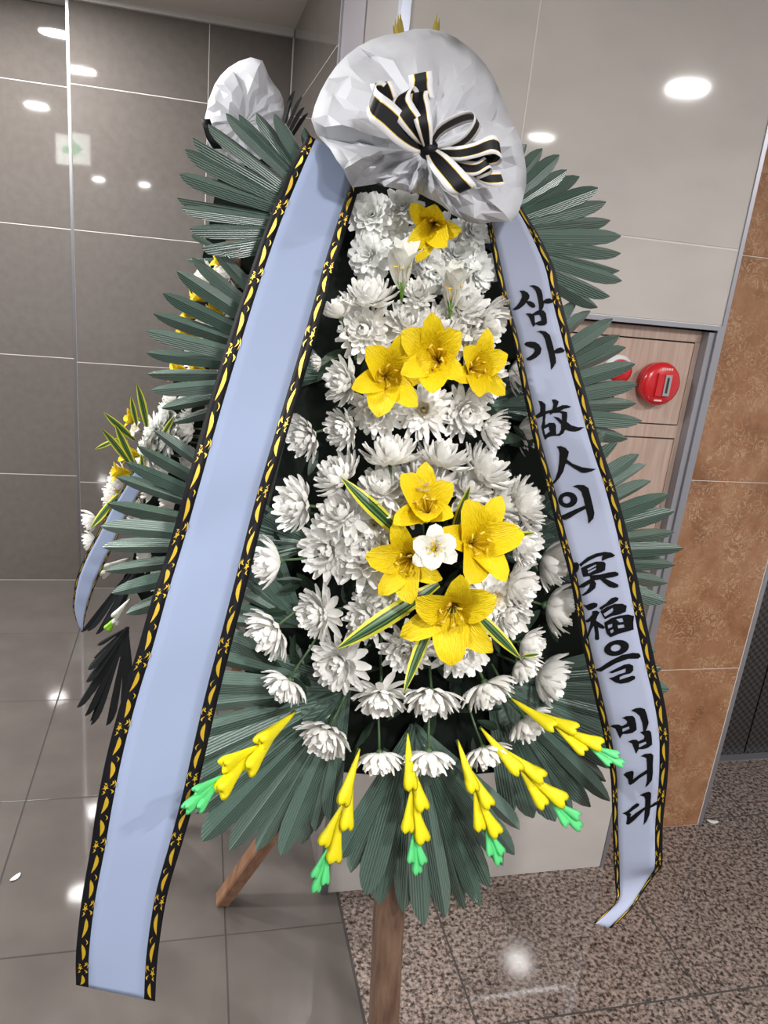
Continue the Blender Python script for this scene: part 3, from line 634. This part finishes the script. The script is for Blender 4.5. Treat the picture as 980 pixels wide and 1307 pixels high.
for (x, y, r_, fx, fy, c, k) in MUMLIST: flower(w1, MUMS[k], x, y, r_ * (1.12 if k != 3 else 1.15), face_dir(fx, fy, c), S, .0 if 660 < x < 690 and y < 560 else (.05 if x > 700 else dome(x, y)), bias=.45 if k != 3 else .7)

# lilies
YL = 'yellow_lily'
lily(w1, YL, YCORE, YP, 493, 480, 62, face_dir(.12, .15, .95), S, .14, .25)
lily(w1, YL, YCORE, YP2, 556, 458, 66, face_dir(-.25, .05, .9), S, .155, .1)
lily(w1, YL, YCORE, YP, 604, 470, 52, face_dir(.3, .1, .9), S, .12, .5)
lily(w1, YL, YCORE, YP2, 552, 288, 52, face_dir(-.2, .55, .8), S, .115, .9)
lily(w1, YL, YCORE, YP2, 545, 652, 62, face_dir(-.05, -.35, .9), S, .135, .3)
lily(w1, YL, YCORE, YP, 606, 694, 66, face_dir(.2, -.05, .95), S, .150, .0)
lily(w1, YL, YCORE, YP, 522, 715, 58, face_dir(-.25, .2, .9), S, .150, .5)
lily(w1, YL, YCORE, YP, 577, 778, 70, face_dir(-.15, .25, .95), S, .165, .2)
lily(w1, 'white_lily', WCORE, WP, 513, 352, 50, face_dir(0, -.75, .6), S, .13, .2)
lily(w1, 'white_lily', WCORE, WP, 577, 378, 48, face_dir(.05, -.75, .6), S, .13, .6)
lily(w1, 'white_freesia', FCORE, FP, 554, 701, 42, face_dir(0, -.15, 1), S, .20, .35)
# striped leaves round the lower lilies
for k, (a, b, d0, d1) in enumerate([((520, 690), (441, 612), .11, .14), ((578, 690), (598, 618), .11, .15), ((612, 690), (682, 682), .11, .15), ((612, 670), (648, 661), .11, .15), ((560, 745), (436, 833), .13, .16), ((560, 775), (512, 884), .13, .17), ((600, 775), (668, 842), .13, .16), ((570, 600), (572, 540), .09, .07)][:7]):
    strap(VARIE[k % 2], S(*a, d0), S(*b, d1), Vector((.1, -1, .2)), w1, 'striped_leaf', 1.15)
strap(VARIE[0], S(666, 838, .15), S(688, 835, .165), Vector((0, -1, .6)), w1, 'striped_leaf', 1.6)
# gladioli hanging over the lower palm leaves
Y, G = BUD_Y, BUD_G
SPEC = [(.0, .36, .03, Y, .95), (.17, .52, -.05, Y, 1.0), (.36, .66, .07, Y, 1.05), (.42, .76, -.045, Y, 1.15), (.68, .90, .045, G, .9), (.70, 1.0, -.005, G, .85), (.68, .93, -.05, G, .9)]
for gi, (a, b) in enumerate([((376, 908), (236, 1024)), ((458, 955), (398, 1130)), ((519, 935), (527, 1108)), ((583, 944), (630, 1096)), ((612, 928), (732, 1052)), ((650, 890), (786, 972))]):
    gladiolus(w1, a, b, S, .095, {0: .25, 5: .175}.get(gi, .12), SPEC)

# paper hood gathered at the bow
def hood(parent, K, outline, P, d0, top_back, low_fwd, seed, amp, nr=7, na=52, name='paper_hood'):
    rd = random.Random(seed); pts = outline; N = len(pts)
    ang = []
    for x, y in pts: ang.append((math.atan2(y - K[1], x - K[0]) % (2 * math.pi), math.hypot(x - K[0], y - K[1])))
    ang.sort(); ang = [(ang[-1][0] - 2 * math.pi, ang[-1][1])] + ang + [(ang[0][0] + 2 * math.pi, ang[0][1])]
    def rad(a):
        for (a0, r0), (a1, r1) in zip(ang, ang[1:]):
            if a0 <= a <= a1: t = (a - a0) / max(1e-6, a1 - a0); return r0 + (r1 - r0) * t
    # irregular crease lines
    cr = []; a = 0.0; s = 1
    while a < 2 * math.pi - .12: cr.append((a, s * rd.uniform(.35, 1.0))); a += rd.uniform(.14, .42); s = -s
    cr.append((2 * math.pi, cr[0][1]))
    def fold(a):
        for (a0, h0), (a1, h1) in zip(cr, cr[1:]):
            if a0 <= a <= a1: return h0 + (h1 - h0) * (a - a0) / (a1 - a0)
        return 0
    v = []; f = []
    for i in range(nr + 1):
        q = .03 + .97 * (i / nr) ** .85
        for k in range(na):
            j = .38 if 0 < i < nr else 0
            a = (2 * math.pi * (k + rd.uniform(-j, j) + .5 * (i % 2) * (1 if i < nr else 0)) / na) % (2 * math.pi)
            qq = q + (rd.uniform(-.3, .3) / nr if j else 0)
            Rr = rad(a) * qq; up = -math.sin(a)
            d = d0 + amp * fold(a) * qq * (1.25 - .45 * qq) + amp * rd.uniform(-.26, .26) * min(1, qq * 2)
            d += amp * .9 * math.sin(math.pi * qq) - (top_back * up * qq * qq if up > 0 else low_fwd * up * qq * qq * (1.4 - qq))
            v.append(P(K[0] + Rr * math.cos(a), K[1] + Rr * math.sin(a), d))
    for i in range(nr):
        for k in range(na):
            a_, b_, c_, d_ = i * na + k, i * na + (k + 1) % na, (i + 1) * na + (k + 1) % na, (i + 1) * na + k
            f += [(a_, b_, c_), (a_, c_, d_)] if (i % 2) else [(a_, b_, d_), (b_, c_, d_)]
    f.append(tuple(range(na)))
    o = wobj(name, v, f, M_PAPER, parent, smooth=True); o.data.set_sharp_from_angle(angle=math.radians(20)); md = o.modifiers.new('thick', 'SOLIDIFY'); md.thickness = .0006
    return o
HOOD = [(397, 152), (404, 128), (418, 100), (436, 76), (462, 56), (490, 45), (515, 42), (528, 37), (556, 37), (580, 47), (605, 66), (625, 90), (638, 120), (650, 150), (664, 178), (670, 205), (672, 232), (666, 258), (656, 284), (636, 280), (618, 287), (590, 281), (560, 258), (535, 246), (505, 240), (478, 234), (450, 240), (438, 215), (422, 190), (404, 172)]
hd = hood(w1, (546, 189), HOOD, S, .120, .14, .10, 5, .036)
# bow of black and white ribbon
def bow_strip(name, pts, w0, parent, d0=.20):
    """pts: (x, y, d, wx, wy, wd) centre line with half-width vector in picture px / metres"""
    rr = smooth_rows(pts, 22); cols = [0, .21, .245, .755, .79, 1]; cm = [1, 2, 0, 2, 1]; v = []; f = []; fm = []
    for (x, y, d, wx, wy, wd) in rr:
        for c in cols:
            s = c * 2 - 1; v.append(S(x + wx * s, y + wy * s, d0 + d + wd * s))
    for i in range(len(rr) - 1):
        for c in range(5): a = i * 6 + c; f.append((a, a + 1, a + 7, a + 6)); fm.append(cm[c])
    o = wobj(name, v, f, [M_BLACK, M_SATINW, M_GOLD], parent, fm); md = o.modifiers.new('thick', 'SOLIDIFY'); md.thickness = .0006; return o
bowv, bowf = lathe_vf([(.004, -.012), (.010, -.008), (.012, 0), (.010, .008), (.004, .012)], 14)
bow = put('bow', mesh('bow', [Matrix.Rotation(.8, 3, 'Y') @ Vector(p) for p in bowv], bowf, M_BLACK), S(547, 191, .205), w1)
bow_strip('bow_loop', [(546, 191, 0, -2, 6, 0), (530, 181, .015, -6, 13, 0), (512, 166, .03, -8, 17, 0), (493, 148, .04, -8, 18, 0), (479, 137, .045, -7, 18, 0), (474, 126, .03, -6, 15, 0), (482, 115, .012, -4, 13, .0), (500, 130, .0, -7, 12, 0), (520, 158, -.005, -6, 10, 0), (545, 189, -.005, -2, 5, 0)], 1, bow)
bow_strip('bow_loop', [(545, 190, .005, 6, 2, 0), (534, 168, .025, 11, -6, 0), (518, 145, .035, 12, -9, 0), (510, 130, .03, 13, -8, 0), (518, 117, .012, 12, -7, 0), (530, 135, .0, 9, -4, 0), (543, 186, .0, 5, 1, 0)], 1, bow)
bow_strip('bow_loop', [(500, 141, .018, 12, -6, 0), (494, 124, .012, 14, 0, .0), (489, 112, .008, 15, -2, 0), (486, 105, .006, 14, -2, 0)], 1, bow)
bow_strip('bow_loop', [(546, 191, .01, 5, 1, 0), (542, 165, .03, 10, -1, 0), (537, 140, .03, 12, -3, 0), (533, 125, .015, 13, -5, 0), (536, 117, .0, 13, 0, 0), (540, 150, -.005, 9, 0, 0), (547, 188, -.005, 5, 0, 0)], 1, bow)
bow_strip('bow_tail', [(541, 125, .003, 13, 0, 0), (537, 112, .006, 15, -2, 0), (537, 102, .008, 15, -3, 0), (536, 93, .008, 15, -3, 0)], 1, bow)
bow_strip('bow_loop', [(548, 190, .005, 2, 4, -.004), (560, 168, .02, 3, 6, -.012), (585, 153, .03, 3, 7, -.016), (603, 149, .03, 3, 7, -.016), (609, 157, .028, 4, 6, -.016), (597, 176, .022, 3, 6, -.014), (576, 189, .012, 1, 6, -.01), (552, 192, .004, 1, 4, -.006)], 1, bow)
bow_strip('bow_loop', [(550, 192, .005, 1, 5, 0), (580, 196, .02, 0, 9, .0), (605, 192, .035, 0, 10, .0), (628, 184, .042, 1, 12, 0), (639, 191, .036, 2, 13, 0), (628, 203, .02, 1, 10, 0), (590, 200, .006, 1, 7, 0), (555, 194, 0, 1, 4, 0)], 1, bow)
bow_strip('bow_loop', [(553, 194, .004, 1, 5, 0), (585, 212, .015, 0, 9, 0), (607, 215, .025, 0, 9, 0), (622, 207, .028, 4, 7, 0), (622, 214, .02, 5, 8, 0), (606, 221, .01, 3, 8, 0)], 1, bow)
bow_strip('bow_tail', [(595, 217, .004, 4, 7, 0), (612, 226, .012, 5, 9, 0), (626, 228, .016, 6, 10, 0), (641, 227, .016, 3, 9, 0)], 1, bow)
bow_strip('bow_tail', [(549, 193, .01, 6, -4, 0), (560, 206, .025, 12, -7, 0), (574, 222, .032, 14, -8, 0), (587, 237, .034, 15, -8, 0), (594, 243, .024, 14, -6, 0), (590, 240, .012, 12, -6, 0)], 1, bow)
# gilded sprigs above the hood
for x0, y0, tips in [(512, 75, [(504, 22), (508, 17), (511, 15), (501, 31), (513, 24)]), (554, 75, [(555, 24), (558, 16), (561, 22), (552, 34)])]:
    v = []; f = []
    for k, (tx, ty) in enumerate(tips):
        a = S(x0 + (k - 2) * 1.5, y0, -.10); b = S(tx, ty, -.11 - .004 * k); sd = RIGHT * .0022; dp = Vector((0, .0016, 0)); md_ = a.lerp(b, .75)
        o = len(v); v += [a - sd, a + sd, a + dp, md_ - sd * 1.2, md_ + sd * 1.2, md_ + dp * 2, b]; f += [(o, o + 1, o + 4, o + 3), (o + 1, o + 2, o + 5, o + 4), (o + 2, o, o + 3, o + 5), (o + 3, o + 4, o + 6), (o + 4, o + 5, o + 6), (o + 5, o + 3, o + 6), (o + 2, o + 1, o)]
    wobj('gilded_sprig', v, f, M_SPRIG, w1, smooth=False)

# ================================================================== RIBBONS OF THE FRONT WREATH
LR = [(393, 172, .075, 455, 205, .07), (375, 205, .07, 457, 240, .07), (345, 275, .085, 443, 290, .08), (318, 350, .095, 429, 337, .09), (295, 420, .11, 412, 400, .10), (262, 530, .13, 384, 496, .12), (237, 620, .15, 360, 575, .14), (213, 705, .16, 341, 640, .15), (195, 760, .175, 321, 722, .165), (175, 830, .19, 300, 805, .18), (153, 900, .20, 281, 880, .19), (136, 965, .21, 266, 945, .20), (124, 1025, .22, 250, 1015, .21), (115, 1085, .225, 233, 1075, .22), (104, 1150, .23, 214, 1140, .225), (97, 1215, .235, 202, 1215, .23), (97, 1257, .235, 198, 1278, .235)]
ribbon('condolence_ribbon', LR, S, M_RIB_B, 'long blank pale blue ribbon edged in black and gold down the front wreath', bl_=.155, br_=.145, rep=13)
def lerp_tab(tab, y):
    for (y0, x0), (y1, x1) in zip(tab, tab[1:]):
        if y0 <= y <= y1: return x0 + (x1 - x0) * (y - y0) / (y1 - y0)
    return tab[0][1] if y < tab[0][0] else tab[-1][1]
RL_ = [(262, 617), (300, 624), (340, 631), (387, 641), (431, 653), (494, 666), (569, 682), (632, 700), (690, 714), (735, 727), (821, 742), (899, 761), (960, 775), (1001, 780), (1066, 782), (1113, 784)]
RR_ = [(262, 664), (300, 688), (340, 707), (390, 718), (456, 735), (516, 752), (569, 767), (615, 783), (665, 797), (700, 805), (744, 815), (809, 828), (854, 838), (899, 849), (937, 854), (985, 853), (1050, 846), (1100, 845)]
def rd_(y): return .07 + .06 * max(0, min(1, (y - 262) / 700.0)), .10 + .08 * max(0, min(1, (y - 262) / 700.0))
RY_ = [262 + k * 27.2 for k in range(32)]
RROWS = [(lerp_tab(RL_, y), y, rd_(y)[0], lerp_tab(RR_, y), y, rd_(y)[1]) for y in RY_]
RROWS += [(785, 1130, .13, 838, 1114, .16), (786, 1148, .14, 822, 1136, .155), (775, 1162, .155, 806, 1160, .16), (757, 1178, .17, 780, 1185, .17)]
NROW = 140
rb, ratt = ribbon('condolence_ribbon', RROWS, S, M_RIB_W, 'long white ribbon with black brush lettering hanging beside the hydrant cabinet', bl_=.115, br_=.15, n=NROW, rep=12)
# lettering traced stroke by stroke: (origin, scale of the tracing), outlines with holes
def ell(cx, cy, rx, ry, tilt=0, n=22):
    c, s = math.cos(tilt), math.sin(tilt)
    return [(cx + rx * math.cos(2 * math.pi * k / n) * c - ry * math.sin(2 * math.pi * k / n) * s, cy + rx * math.cos(2 * math.pi * k / n) * s + ry * math.sin(2 * math.pi * k / n) * c) for k in range(n)]
A_, B_, C_, D_ = (645, 355, 10.89), (675, 505, 7.69), (725, 695, 7.26), (770, 890, 7.69)
GLYPHS = [
 (A_, [[[(195, 175), (255, 172), (310, 200), (338, 245), (330, 285), (305, 318), (345, 318), (395, 345), (420, 385), (405, 412), (375, 412), (330, 385), (292, 340), (250, 385), (190, 430), (140, 445), (95, 438), (150, 390), (200, 325), (230, 265), (228, 215)]],
       [[(333, 105), (400, 98), (460, 120), (500, 165), (518, 230), (525, 315), (570, 285), (620, 280), (668, 315), (650, 345), (590, 355), (535, 350), (530, 400), (510, 445), (470, 445), (465, 360), (445, 250), (420, 170), (380, 130)]],
       [[(282, 490), (340, 488), (375, 498), (430, 460), (475, 442), (530, 450), (565, 490), (575, 560), (580, 625), (550, 655), (480, 660), (420, 640), (405, 665), (390, 675), (370, 640), (345, 570), (320, 525)], [(404, 518), (470, 506), (498, 545), (500, 590), (450, 605), (412, 622), (410, 570)]]]),
 (A_, [[[(262, 915), (290, 888), (350, 880), (420, 888), (475, 925), (505, 980), (490, 1050), (430, 1105), (350, 1145), (300, 1142), (292, 1115), (340, 1085), (390, 1045), (412, 1005), (395, 975), (350, 965), (290, 945)]],
       [[(437, 742), (490, 728), (560, 740), (620, 790), (645, 870), (670, 960), (680, 1005), (720, 975), (775, 960), (830, 1000), (810, 1030), (740, 1045), (685, 1045), (700, 1110), (705, 1170), (670, 1235), (635, 1275), (630, 1190), (610, 1080), (580, 960), (555, 850), (520, 785), (480, 755)]]]),
 (B_, [[[(58, 200), (110, 158), (165, 150), (230, 135), (240, 85), (225, 38), (260, 35), (293, 55), (285, 85), (275, 115), (330, 92), (375, 92), (415, 105), (400, 118), (340, 130), (310, 152), (330, 150), (375, 160), (378, 200), (372, 255), (420, 290), (480, 308), (545, 308), (500, 340), (455, 352), (395, 345), (360, 330), (340, 370), (300, 395), (265, 392), (225, 395), (185, 410), (160, 435), (145, 400), (130, 340), (122, 300), (135, 250), (138, 200), (80, 225)],
        [(148, 328), (195, 302), (208, 350), (163, 382)],
        [(167, 182), (204, 168), (212, 190), (238, 170), (305, 165), (325, 178), (325, 240), (290, 213), (240, 203), (280, 240), (318, 280), (318, 330), (300, 368), (272, 378), (268, 340), (268, 290), (250, 265), (200, 265), (162, 288), (160, 240)]],
       [[(92, 48), (130, 55), (165, 85), (164, 160), (110, 165), (112, 110), (105, 75)]]]),
 (B_, [[[(268, 498), (310, 492), (360, 510), (393, 550), (385, 590), (375, 625), (430, 665), (520, 700), (600, 712), (660, 718), (620, 740), (560, 757), (520, 755), (450, 715), (375, 665), (360, 670), (340, 740), (305, 800), (255, 860), (215, 872), (255, 820), (285, 740), (298, 650), (300, 560), (290, 520)]]]),
 (B_, [[ell(382, 1020, 96, 78, -.1), ell(371, 1020, 40, 35)], [[(300, 1178), (340, 1165), (440, 1120), (540, 1080), (565, 1075), (568, 1105), (480, 1150), (400, 1200), (350, 1220), (325, 1208)]],
       [[(428, 888), (480, 872), (540, 875), (585, 905), (605, 980), (630, 1080), (645, 1150), (635, 1205), (585, 1255), (580, 1190), (560, 1110), (540, 1010), (515, 940), (475, 905)]]]),
 (C_, [[[(50, 165), (85, 162), (102, 185), (100, 225), (85, 255), (60, 255), (62, 215)]],
       [[(102, 180), (180, 115), (260, 80), (340, 65), (400, 72), (438, 98), (420, 112), (370, 125), (315, 150), (312, 125), (322, 100), (270, 112), (200, 145), (140, 185), (120, 205)]],
       [[(120, 215), (180, 185), (260, 155), (330, 155), (350, 175), (345, 235), (310, 255), (200, 290), (145, 298), (130, 260)], [(178, 222), (260, 180), (262, 196), (185, 238)], [(186, 250), (262, 210), (262, 228), (190, 266)]],
       [[(205, 285), (300, 275), (380, 255), (440, 248), (472, 265), (465, 285), (420, 300), (345, 312), (420, 345), (470, 370), (465, 392), (430, 400), (380, 390), (330, 350), (300, 320), (245, 330), (262, 355), (255, 400), (200, 445), (140, 475), (118, 470), (170, 430), (200, 390), (205, 360), (150, 395), (110, 400), (95, 385), (130, 360), (210, 315)]]]),
 (C_, [[[(138, 555), (170, 560), (200, 545), (240, 535), (275, 545), (270, 575), (215, 605), (185, 608), (165, 585)]],
       [[(225, 615), (265, 608), (295, 625), (275, 660), (260, 700), (320, 740), (345, 765), (330, 780), (290, 770), (278, 760), (285, 810), (290, 875), (270, 885), (248, 875), (250, 820), (240, 750), (215, 790), (190, 850), (172, 875), (185, 810), (205, 740), (210, 710), (175, 722), (155, 705), (195, 680), (225, 645)]],
       [[(300, 575), (350, 545), (400, 495), (440, 483), (468, 492), (465, 515), (420, 545), (350, 575), (310, 605), (290, 590)]],
       [[(300, 615), (360, 575), (430, 548), (500, 545), (545, 565), (535, 620), (480, 645), (410, 660), (345, 690), (325, 665)], [(330, 640), (415, 582), (422, 600), (410, 625), (345, 665)]],
       [[(338, 720), (400, 680), (480, 655), (560, 645), (612, 660), (605, 720), (608, 785), (560, 800), (470, 825), (395, 858), (360, 825), (345, 770)], [(445, 690), (505, 678), (515, 712), (480, 718)], [(370, 745), (412, 730), (412, 760), (375, 775)], [(460, 745), (518, 738), (525, 765), (465, 775)], [(390, 795), (420, 780), (425, 805), (400, 820)]]]),
 (C_, [[ell(450, 955, 117, 72, -.22), ell(442, 955, 47, 31, -.2)], [[(248, 1155), (300, 1135), (400, 1070), (500, 1020), (600, 1000), (660, 1005), (675, 1035), (650, 1055), (560, 1055), (450, 1095), (360, 1145), (310, 1175), (275, 1172)]],
       [[(378, 1180), (440, 1150), (520, 1110), (570, 1102), (605, 1120), (605, 1165), (580, 1190), (520, 1205), (480, 1225), (480, 1250), (540, 1230), (600, 1210), (625, 1220), (620, 1245), (560, 1275), (490, 1287), (440, 1275), (378, 1235), (420, 1225), (470, 1200), (535, 1180), (535, 1145), (480, 1165), (410, 1190)]]]),
 (D_, [[[(62, 280), (100, 265), (150, 262), (185, 278), (230, 255), (238, 235), (220, 215), (185, 198), (230, 180), (290, 178), (312, 200), (325, 260), (330, 315), (290, 345), (240, 355), (195, 355), (165, 400), (145, 355), (120, 305), (90, 290)], [(190, 305), (255, 282), (262, 305), (190, 335)]],
       [[(275, 125), (320, 103), (370, 98), (410, 110), (430, 170), (447, 245), (430, 300), (420, 325), (395, 330), (385, 250), (360, 180), (320, 145)]],
       [[(245, 430), (290, 412), (330, 412), (345, 428), (400, 405), (408, 375), (362, 338), (400, 325), (450, 320), (470, 335), (478, 400), (480, 460), (440, 492), (390, 505), (350, 505), (325, 552), (305, 500), (285, 450)], [(352, 455), (420, 428), (425, 450), (352, 490)]]]),
 (D_, [[[(198, 755), (230, 730), (290, 715), (302, 735), (295, 800), (370, 745), (432, 705), (437, 740), (360, 790), (300, 840), (270, 857), (252, 845), (245, 800), (220, 775)]],
       [[(368, 575), (410, 550), (470, 545), (492, 565), (488, 650), (490, 740), (480, 810), (445, 855), (415, 882), (430, 820), (432, 720), (430, 640), (425, 595), (400, 580)]]]),
 (D_, [[[(188, 1135), (240, 1110), (290, 1065), (330, 1035), (358, 1040), (350, 1065), (300, 1100), (260, 1130), (278, 1140), (265, 1175), (330, 1125), (412, 1070), (415, 1095), (360, 1150), (300, 1210), (250, 1247), (225, 1240), (235, 1200), (235, 1160), (215, 1145)]],
       [[(360, 958), (400, 935), (450, 922), (472, 935), (468, 1000), (466, 1060), (510, 1025), (545, 1010), (560, 1030), (510, 1060), (465, 1080), (455, 1150), (430, 1210), (398, 1250), (405, 1180), (412, 1080), (415, 1000), (405, 970)]]])]
NSEG = len(RROWS) - 1
def on_ribbon(x, y):
    s = (y - RY_[0]) / 27.2 / NSEG; l_ = lerp_tab(RL_, y); r_ = lerp_tab(RR_, y)
    return ratt(s, (x - l_) / (r_ - l_), .0014)
for (ox, oy, sc), shapes in GLYPHS:
    v = []; f = []
    for loops in shapes:
        o = len(v); flat = []
        for lp in loops: flat += [Vector((x, -y, 0)) for x, y in lp]
        tr = tessellate_polygon([[Vector((x, -y, 0)) for x, y in lp] for lp in loops])
        v += [on_ribbon(ox + p.x / sc, oy - p.y / sc) for p in flat]; f += [tuple(i + o for i in t) for t in tr]
    wobj('brush_character', v, f, M_INK, rb, smooth=False)

# ================================================================== SECOND WREATH, STANDING BEHIND AND FACING LEFT
def P2(px, py, d): return WY(px, py, 1.84 - d)
st2 = thing('wooden_stand', WY(196, 1055, 1.86) * Vector((1, 1, 0)) if False else Vector((-.02, 1.86, 0)), 'plain wooden stand under the wreath standing behind', 'stand')
v, f = bar_vf(WY(300, 300, 1.905), Vector((-.075, 1.90, 0)), .04, side=(1, 0, 0)); wobj('post', v, f, M_WOOD_D, st2, smooth=False)
v, f = bar_vf(WY(285, 560, 1.92), Vector((.17, 2.05, 0)), .03, side=(1, 0, 0)); wobj('leg', v, f, M_WOOD, st2, smooth=False)
w2 = thing('funeral_wreath', P2(200, 800, 0), 'half hidden condolence wreath turned sideways behind the front wreath, white paper hood on top', 'wreath')
o2 = [(290, 165), (345, 165), (345, 250), (338, 420), (300, 600), (270, 780), (200, 800), (165, 740), (190, 600), (240, 420), (272, 260)]
fr_ = [P2(x, y, -.05) for x, y in o2]; bk = [p + Vector((0, .03, 0)) for p in fr_]; n_ = len(o2)
wobj('backing', fr_ + bk, [tuple(range(n_ - 1, -1, -1)), tuple(range(n_, 2 * n_))] + [(k, (k + 1) % n_, n_ + (k + 1) % n_, n_ + k) for k in range(n_)], M_BOARD, w2, smooth=False)
NB = Vector((-.8, -.7, .3))
palm_fan(w2, (345, 215), [(374, 128), (381, 117), (385, 122), (391, 138), (397, 146)], P2, -.02, -.04, Vector((.9, -.5, .1)), .5, LEAFS_SHADE)
palm_fan(w2, (182, 708), [(100, 806), (107, 800), (113, 806), (119, 809), (127, 803), (134, 796), (142, 790)], P2, .03, .05, NB, 1.2, LEAFS_SHADE)
palm_fan(w2, (163, 800), [(124, 823), (118, 839), (113, 855), (108, 870), (101, 891), (100, 903), (105, 914), (109, 921), (118, 925), (132, 927), (148, 922), (165, 915)], P2, .02, .05, NB, 1.05, LEAFS_SHADE)
palm_fan(w2, (300, 420), [(372, 325), (385, 345), (398, 370), (404, 395), (404, 420), (398, 448), (388, 472)], P2, -.02, -.06, Vector((.2, -1, .2)))
palm_fan(w2, (270, 640), [(338, 565), (352, 585), (362, 610), (366, 640), (364, 668), (354, 695), (338, 718)], P2, -.02, -.06, Vector((.2, -1, .2)))
palm_fan(w2, (300, 330), [(245, 300), (238, 330), (240, 360), (262, 372)], P2, -.02, .0, NB)
LEFT = face_dir(-.9, -.1, .45)
for k, (x, y, r_, kind) in enumerate([(207, 527, 24, 0), (190, 548, 26, 0), (180, 575, 24, 0), (205, 560, 24, 0), (225, 555, 22, 0), (218, 508, 14, 1), (240, 505, 18, 1), (150, 612, 18, 1), (141, 632, 17, 1), (118, 663, 14, 2), (118, 690, 13, 2), (190, 620, 18, 1), (215, 640, 20, 1), (172, 655, 18, 1), (200, 680, 18, 1), (185, 710, 18, 1), (260, 355, 20, 1), (285, 345, 20, 1), (290, 385, 22, 1), (262, 415, 22, 1), (250, 455, 22, 1), (235, 545, 24, 1), (205, 600, 22, 1), (200, 740, 16, 1), (240, 590, 20, 1), (280, 440, 20, 1)]):
    flower(w2, SILK[k % 2] if kind == 0 else MUMS[3 if kind == 2 else 0], x, y, r_, LEFT if kind != 2 else face_dir(-1, .3, .2), P2, .03 + .01 * (k % 4))
for k, (x, y, r_) in enumerate([(172, 535, 17), (170, 580, 22), (160, 604, 22), (158, 640, 20), (262, 378, 24), (250, 400, 24), (278, 400, 22), (243, 428, 22), (232, 474, 22), (258, 476, 22), (275, 447, 20), (286, 335, 20), (268, 428, 20)]):
    lily(w2, 'yellow_lily', YCORE, YP2, x, y, r_, face_dir(-.8, -.2, .5), P2, .07 + .01 * (k % 3), k)
lily(w2, 'white_freesia', FCORE, FP, 174, 548, 15, face_dir(-.7, -.3, .6), P2, .10)
for k, (a, b) in enumerate([((172, 562), (132, 529)), ((165, 592), (130, 545)), ((175, 545), (165, 508)), ((187, 545), (176, 488)), ((170, 590), (145, 545)), ((150, 560), (121, 574)), ((205, 560), (220, 532)), ((182, 610), (181, 578)), ((150, 632), (113, 674)), ((245, 375), (236, 352))]):
    strap(VARIE[k % 2], P2(*a, .1), P2(*b, .12), Vector((-.4, -1, .2)), w2, 'striped_leaf', 1.35)
SP2 = [(.0, .6, .06, BUD_W, 1.2), (.2, .75, -.06, BUD_W, 1.2), (.55, 1.0, .03, BUD_L, 1.5), (.6, 1.0, -.05, BUD_L, 1.3)]
gladiolus(w2, (165, 712), (117, 737), P2, .1, .12, SP2); gladiolus(w2, (166, 764), (137, 802), P2, .1, .12, SP2)
HOOD2 = [(262, 168), (264, 140), (270, 118), (280, 98), (293, 85), (305, 78), (313, 69), (318, 76), (322, 70), (330, 67), (336, 80), (343, 97), (352, 112), (360, 120), (361, 148), (356, 165), (345, 190), (320, 210), (295, 212), (272, 195)]
hood(w2, (312, 158), HOOD2, P2, .03, .03, .03, 9, .022, nr=5, na=34)
# black and white bow tail at the rim of its hood
v = []; rows2 = [(262, 152), (266, 165), (270, 178), (278, 190)]
for x, y in rows2:
    for s in (-1, 1): v.append(P2(x + 6 * s, y, .07))
bt = wobj('bow_tail', v, [(k * 2, k * 2 + 1, k * 2 + 3, k * 2 + 2) for k in range(3)], M_BLACK, w2); bt.modifiers.new('thick', 'SOLIDIFY').thickness = .001
R2 = [(170, 600, .12, 190, 612, .13), (155, 626, .125, 176, 636, .135), (139, 651, .13, 162, 660, .14), (123, 683, .135, 149, 688, .145), (108, 711, .14, 137, 713, .15), (97, 740, .145, 123, 743, .155), (93, 768, .15, 114, 769, .155), (94, 782, .15, 109, 786, .155), (100, 800, .15, 106, 806, .155)]
ribbon('condolence_ribbon', R2, P2, M_RIB_B, 'short visible length of pale ribbon on the wreath standing behind', bl_=.12, br_=.10, n=30, rep=5)

# ================================================================== SMALL THINGS ON THE FLOOR
def fallen(px, py, L, rot, label):
    p = FL(px, py); pr = [(0, .08), (.2, .18), (.5, .24), (.8, .18), (1, .03)]; v = []; f = []
    for t, h in pr:
        for s in (-1, 0, 1): v.append((t - .5, s * h, .06 + .10 * abs(s) + .5 * (t - .5) ** 2))
    for i in range(4):
        for s in range(2): a = i * 3 + s; f.append((a, a + 3, a + 4, a + 1))
    zmin = min(q[2] for q in v); v = [(x * L, y * L, (z - zmin) * L) for x, y, z in v]
    o = put('fallen_petal', mesh('fallen_petal', v, f, M_MUM), p, None, Matrix.Rotation(rot, 4, 'Z').to_quaternion()); o.modifiers.new('thick', 'SOLIDIFY').thickness = .0006
    return tag(o, label, 'petal')
fallen(909, 1050, .035, -.3, 'white fallen petal on the granite beside the marble pier')
fallen(20, 1121, .03, .9, 'white fallen petal curled on the beige floor tiles')
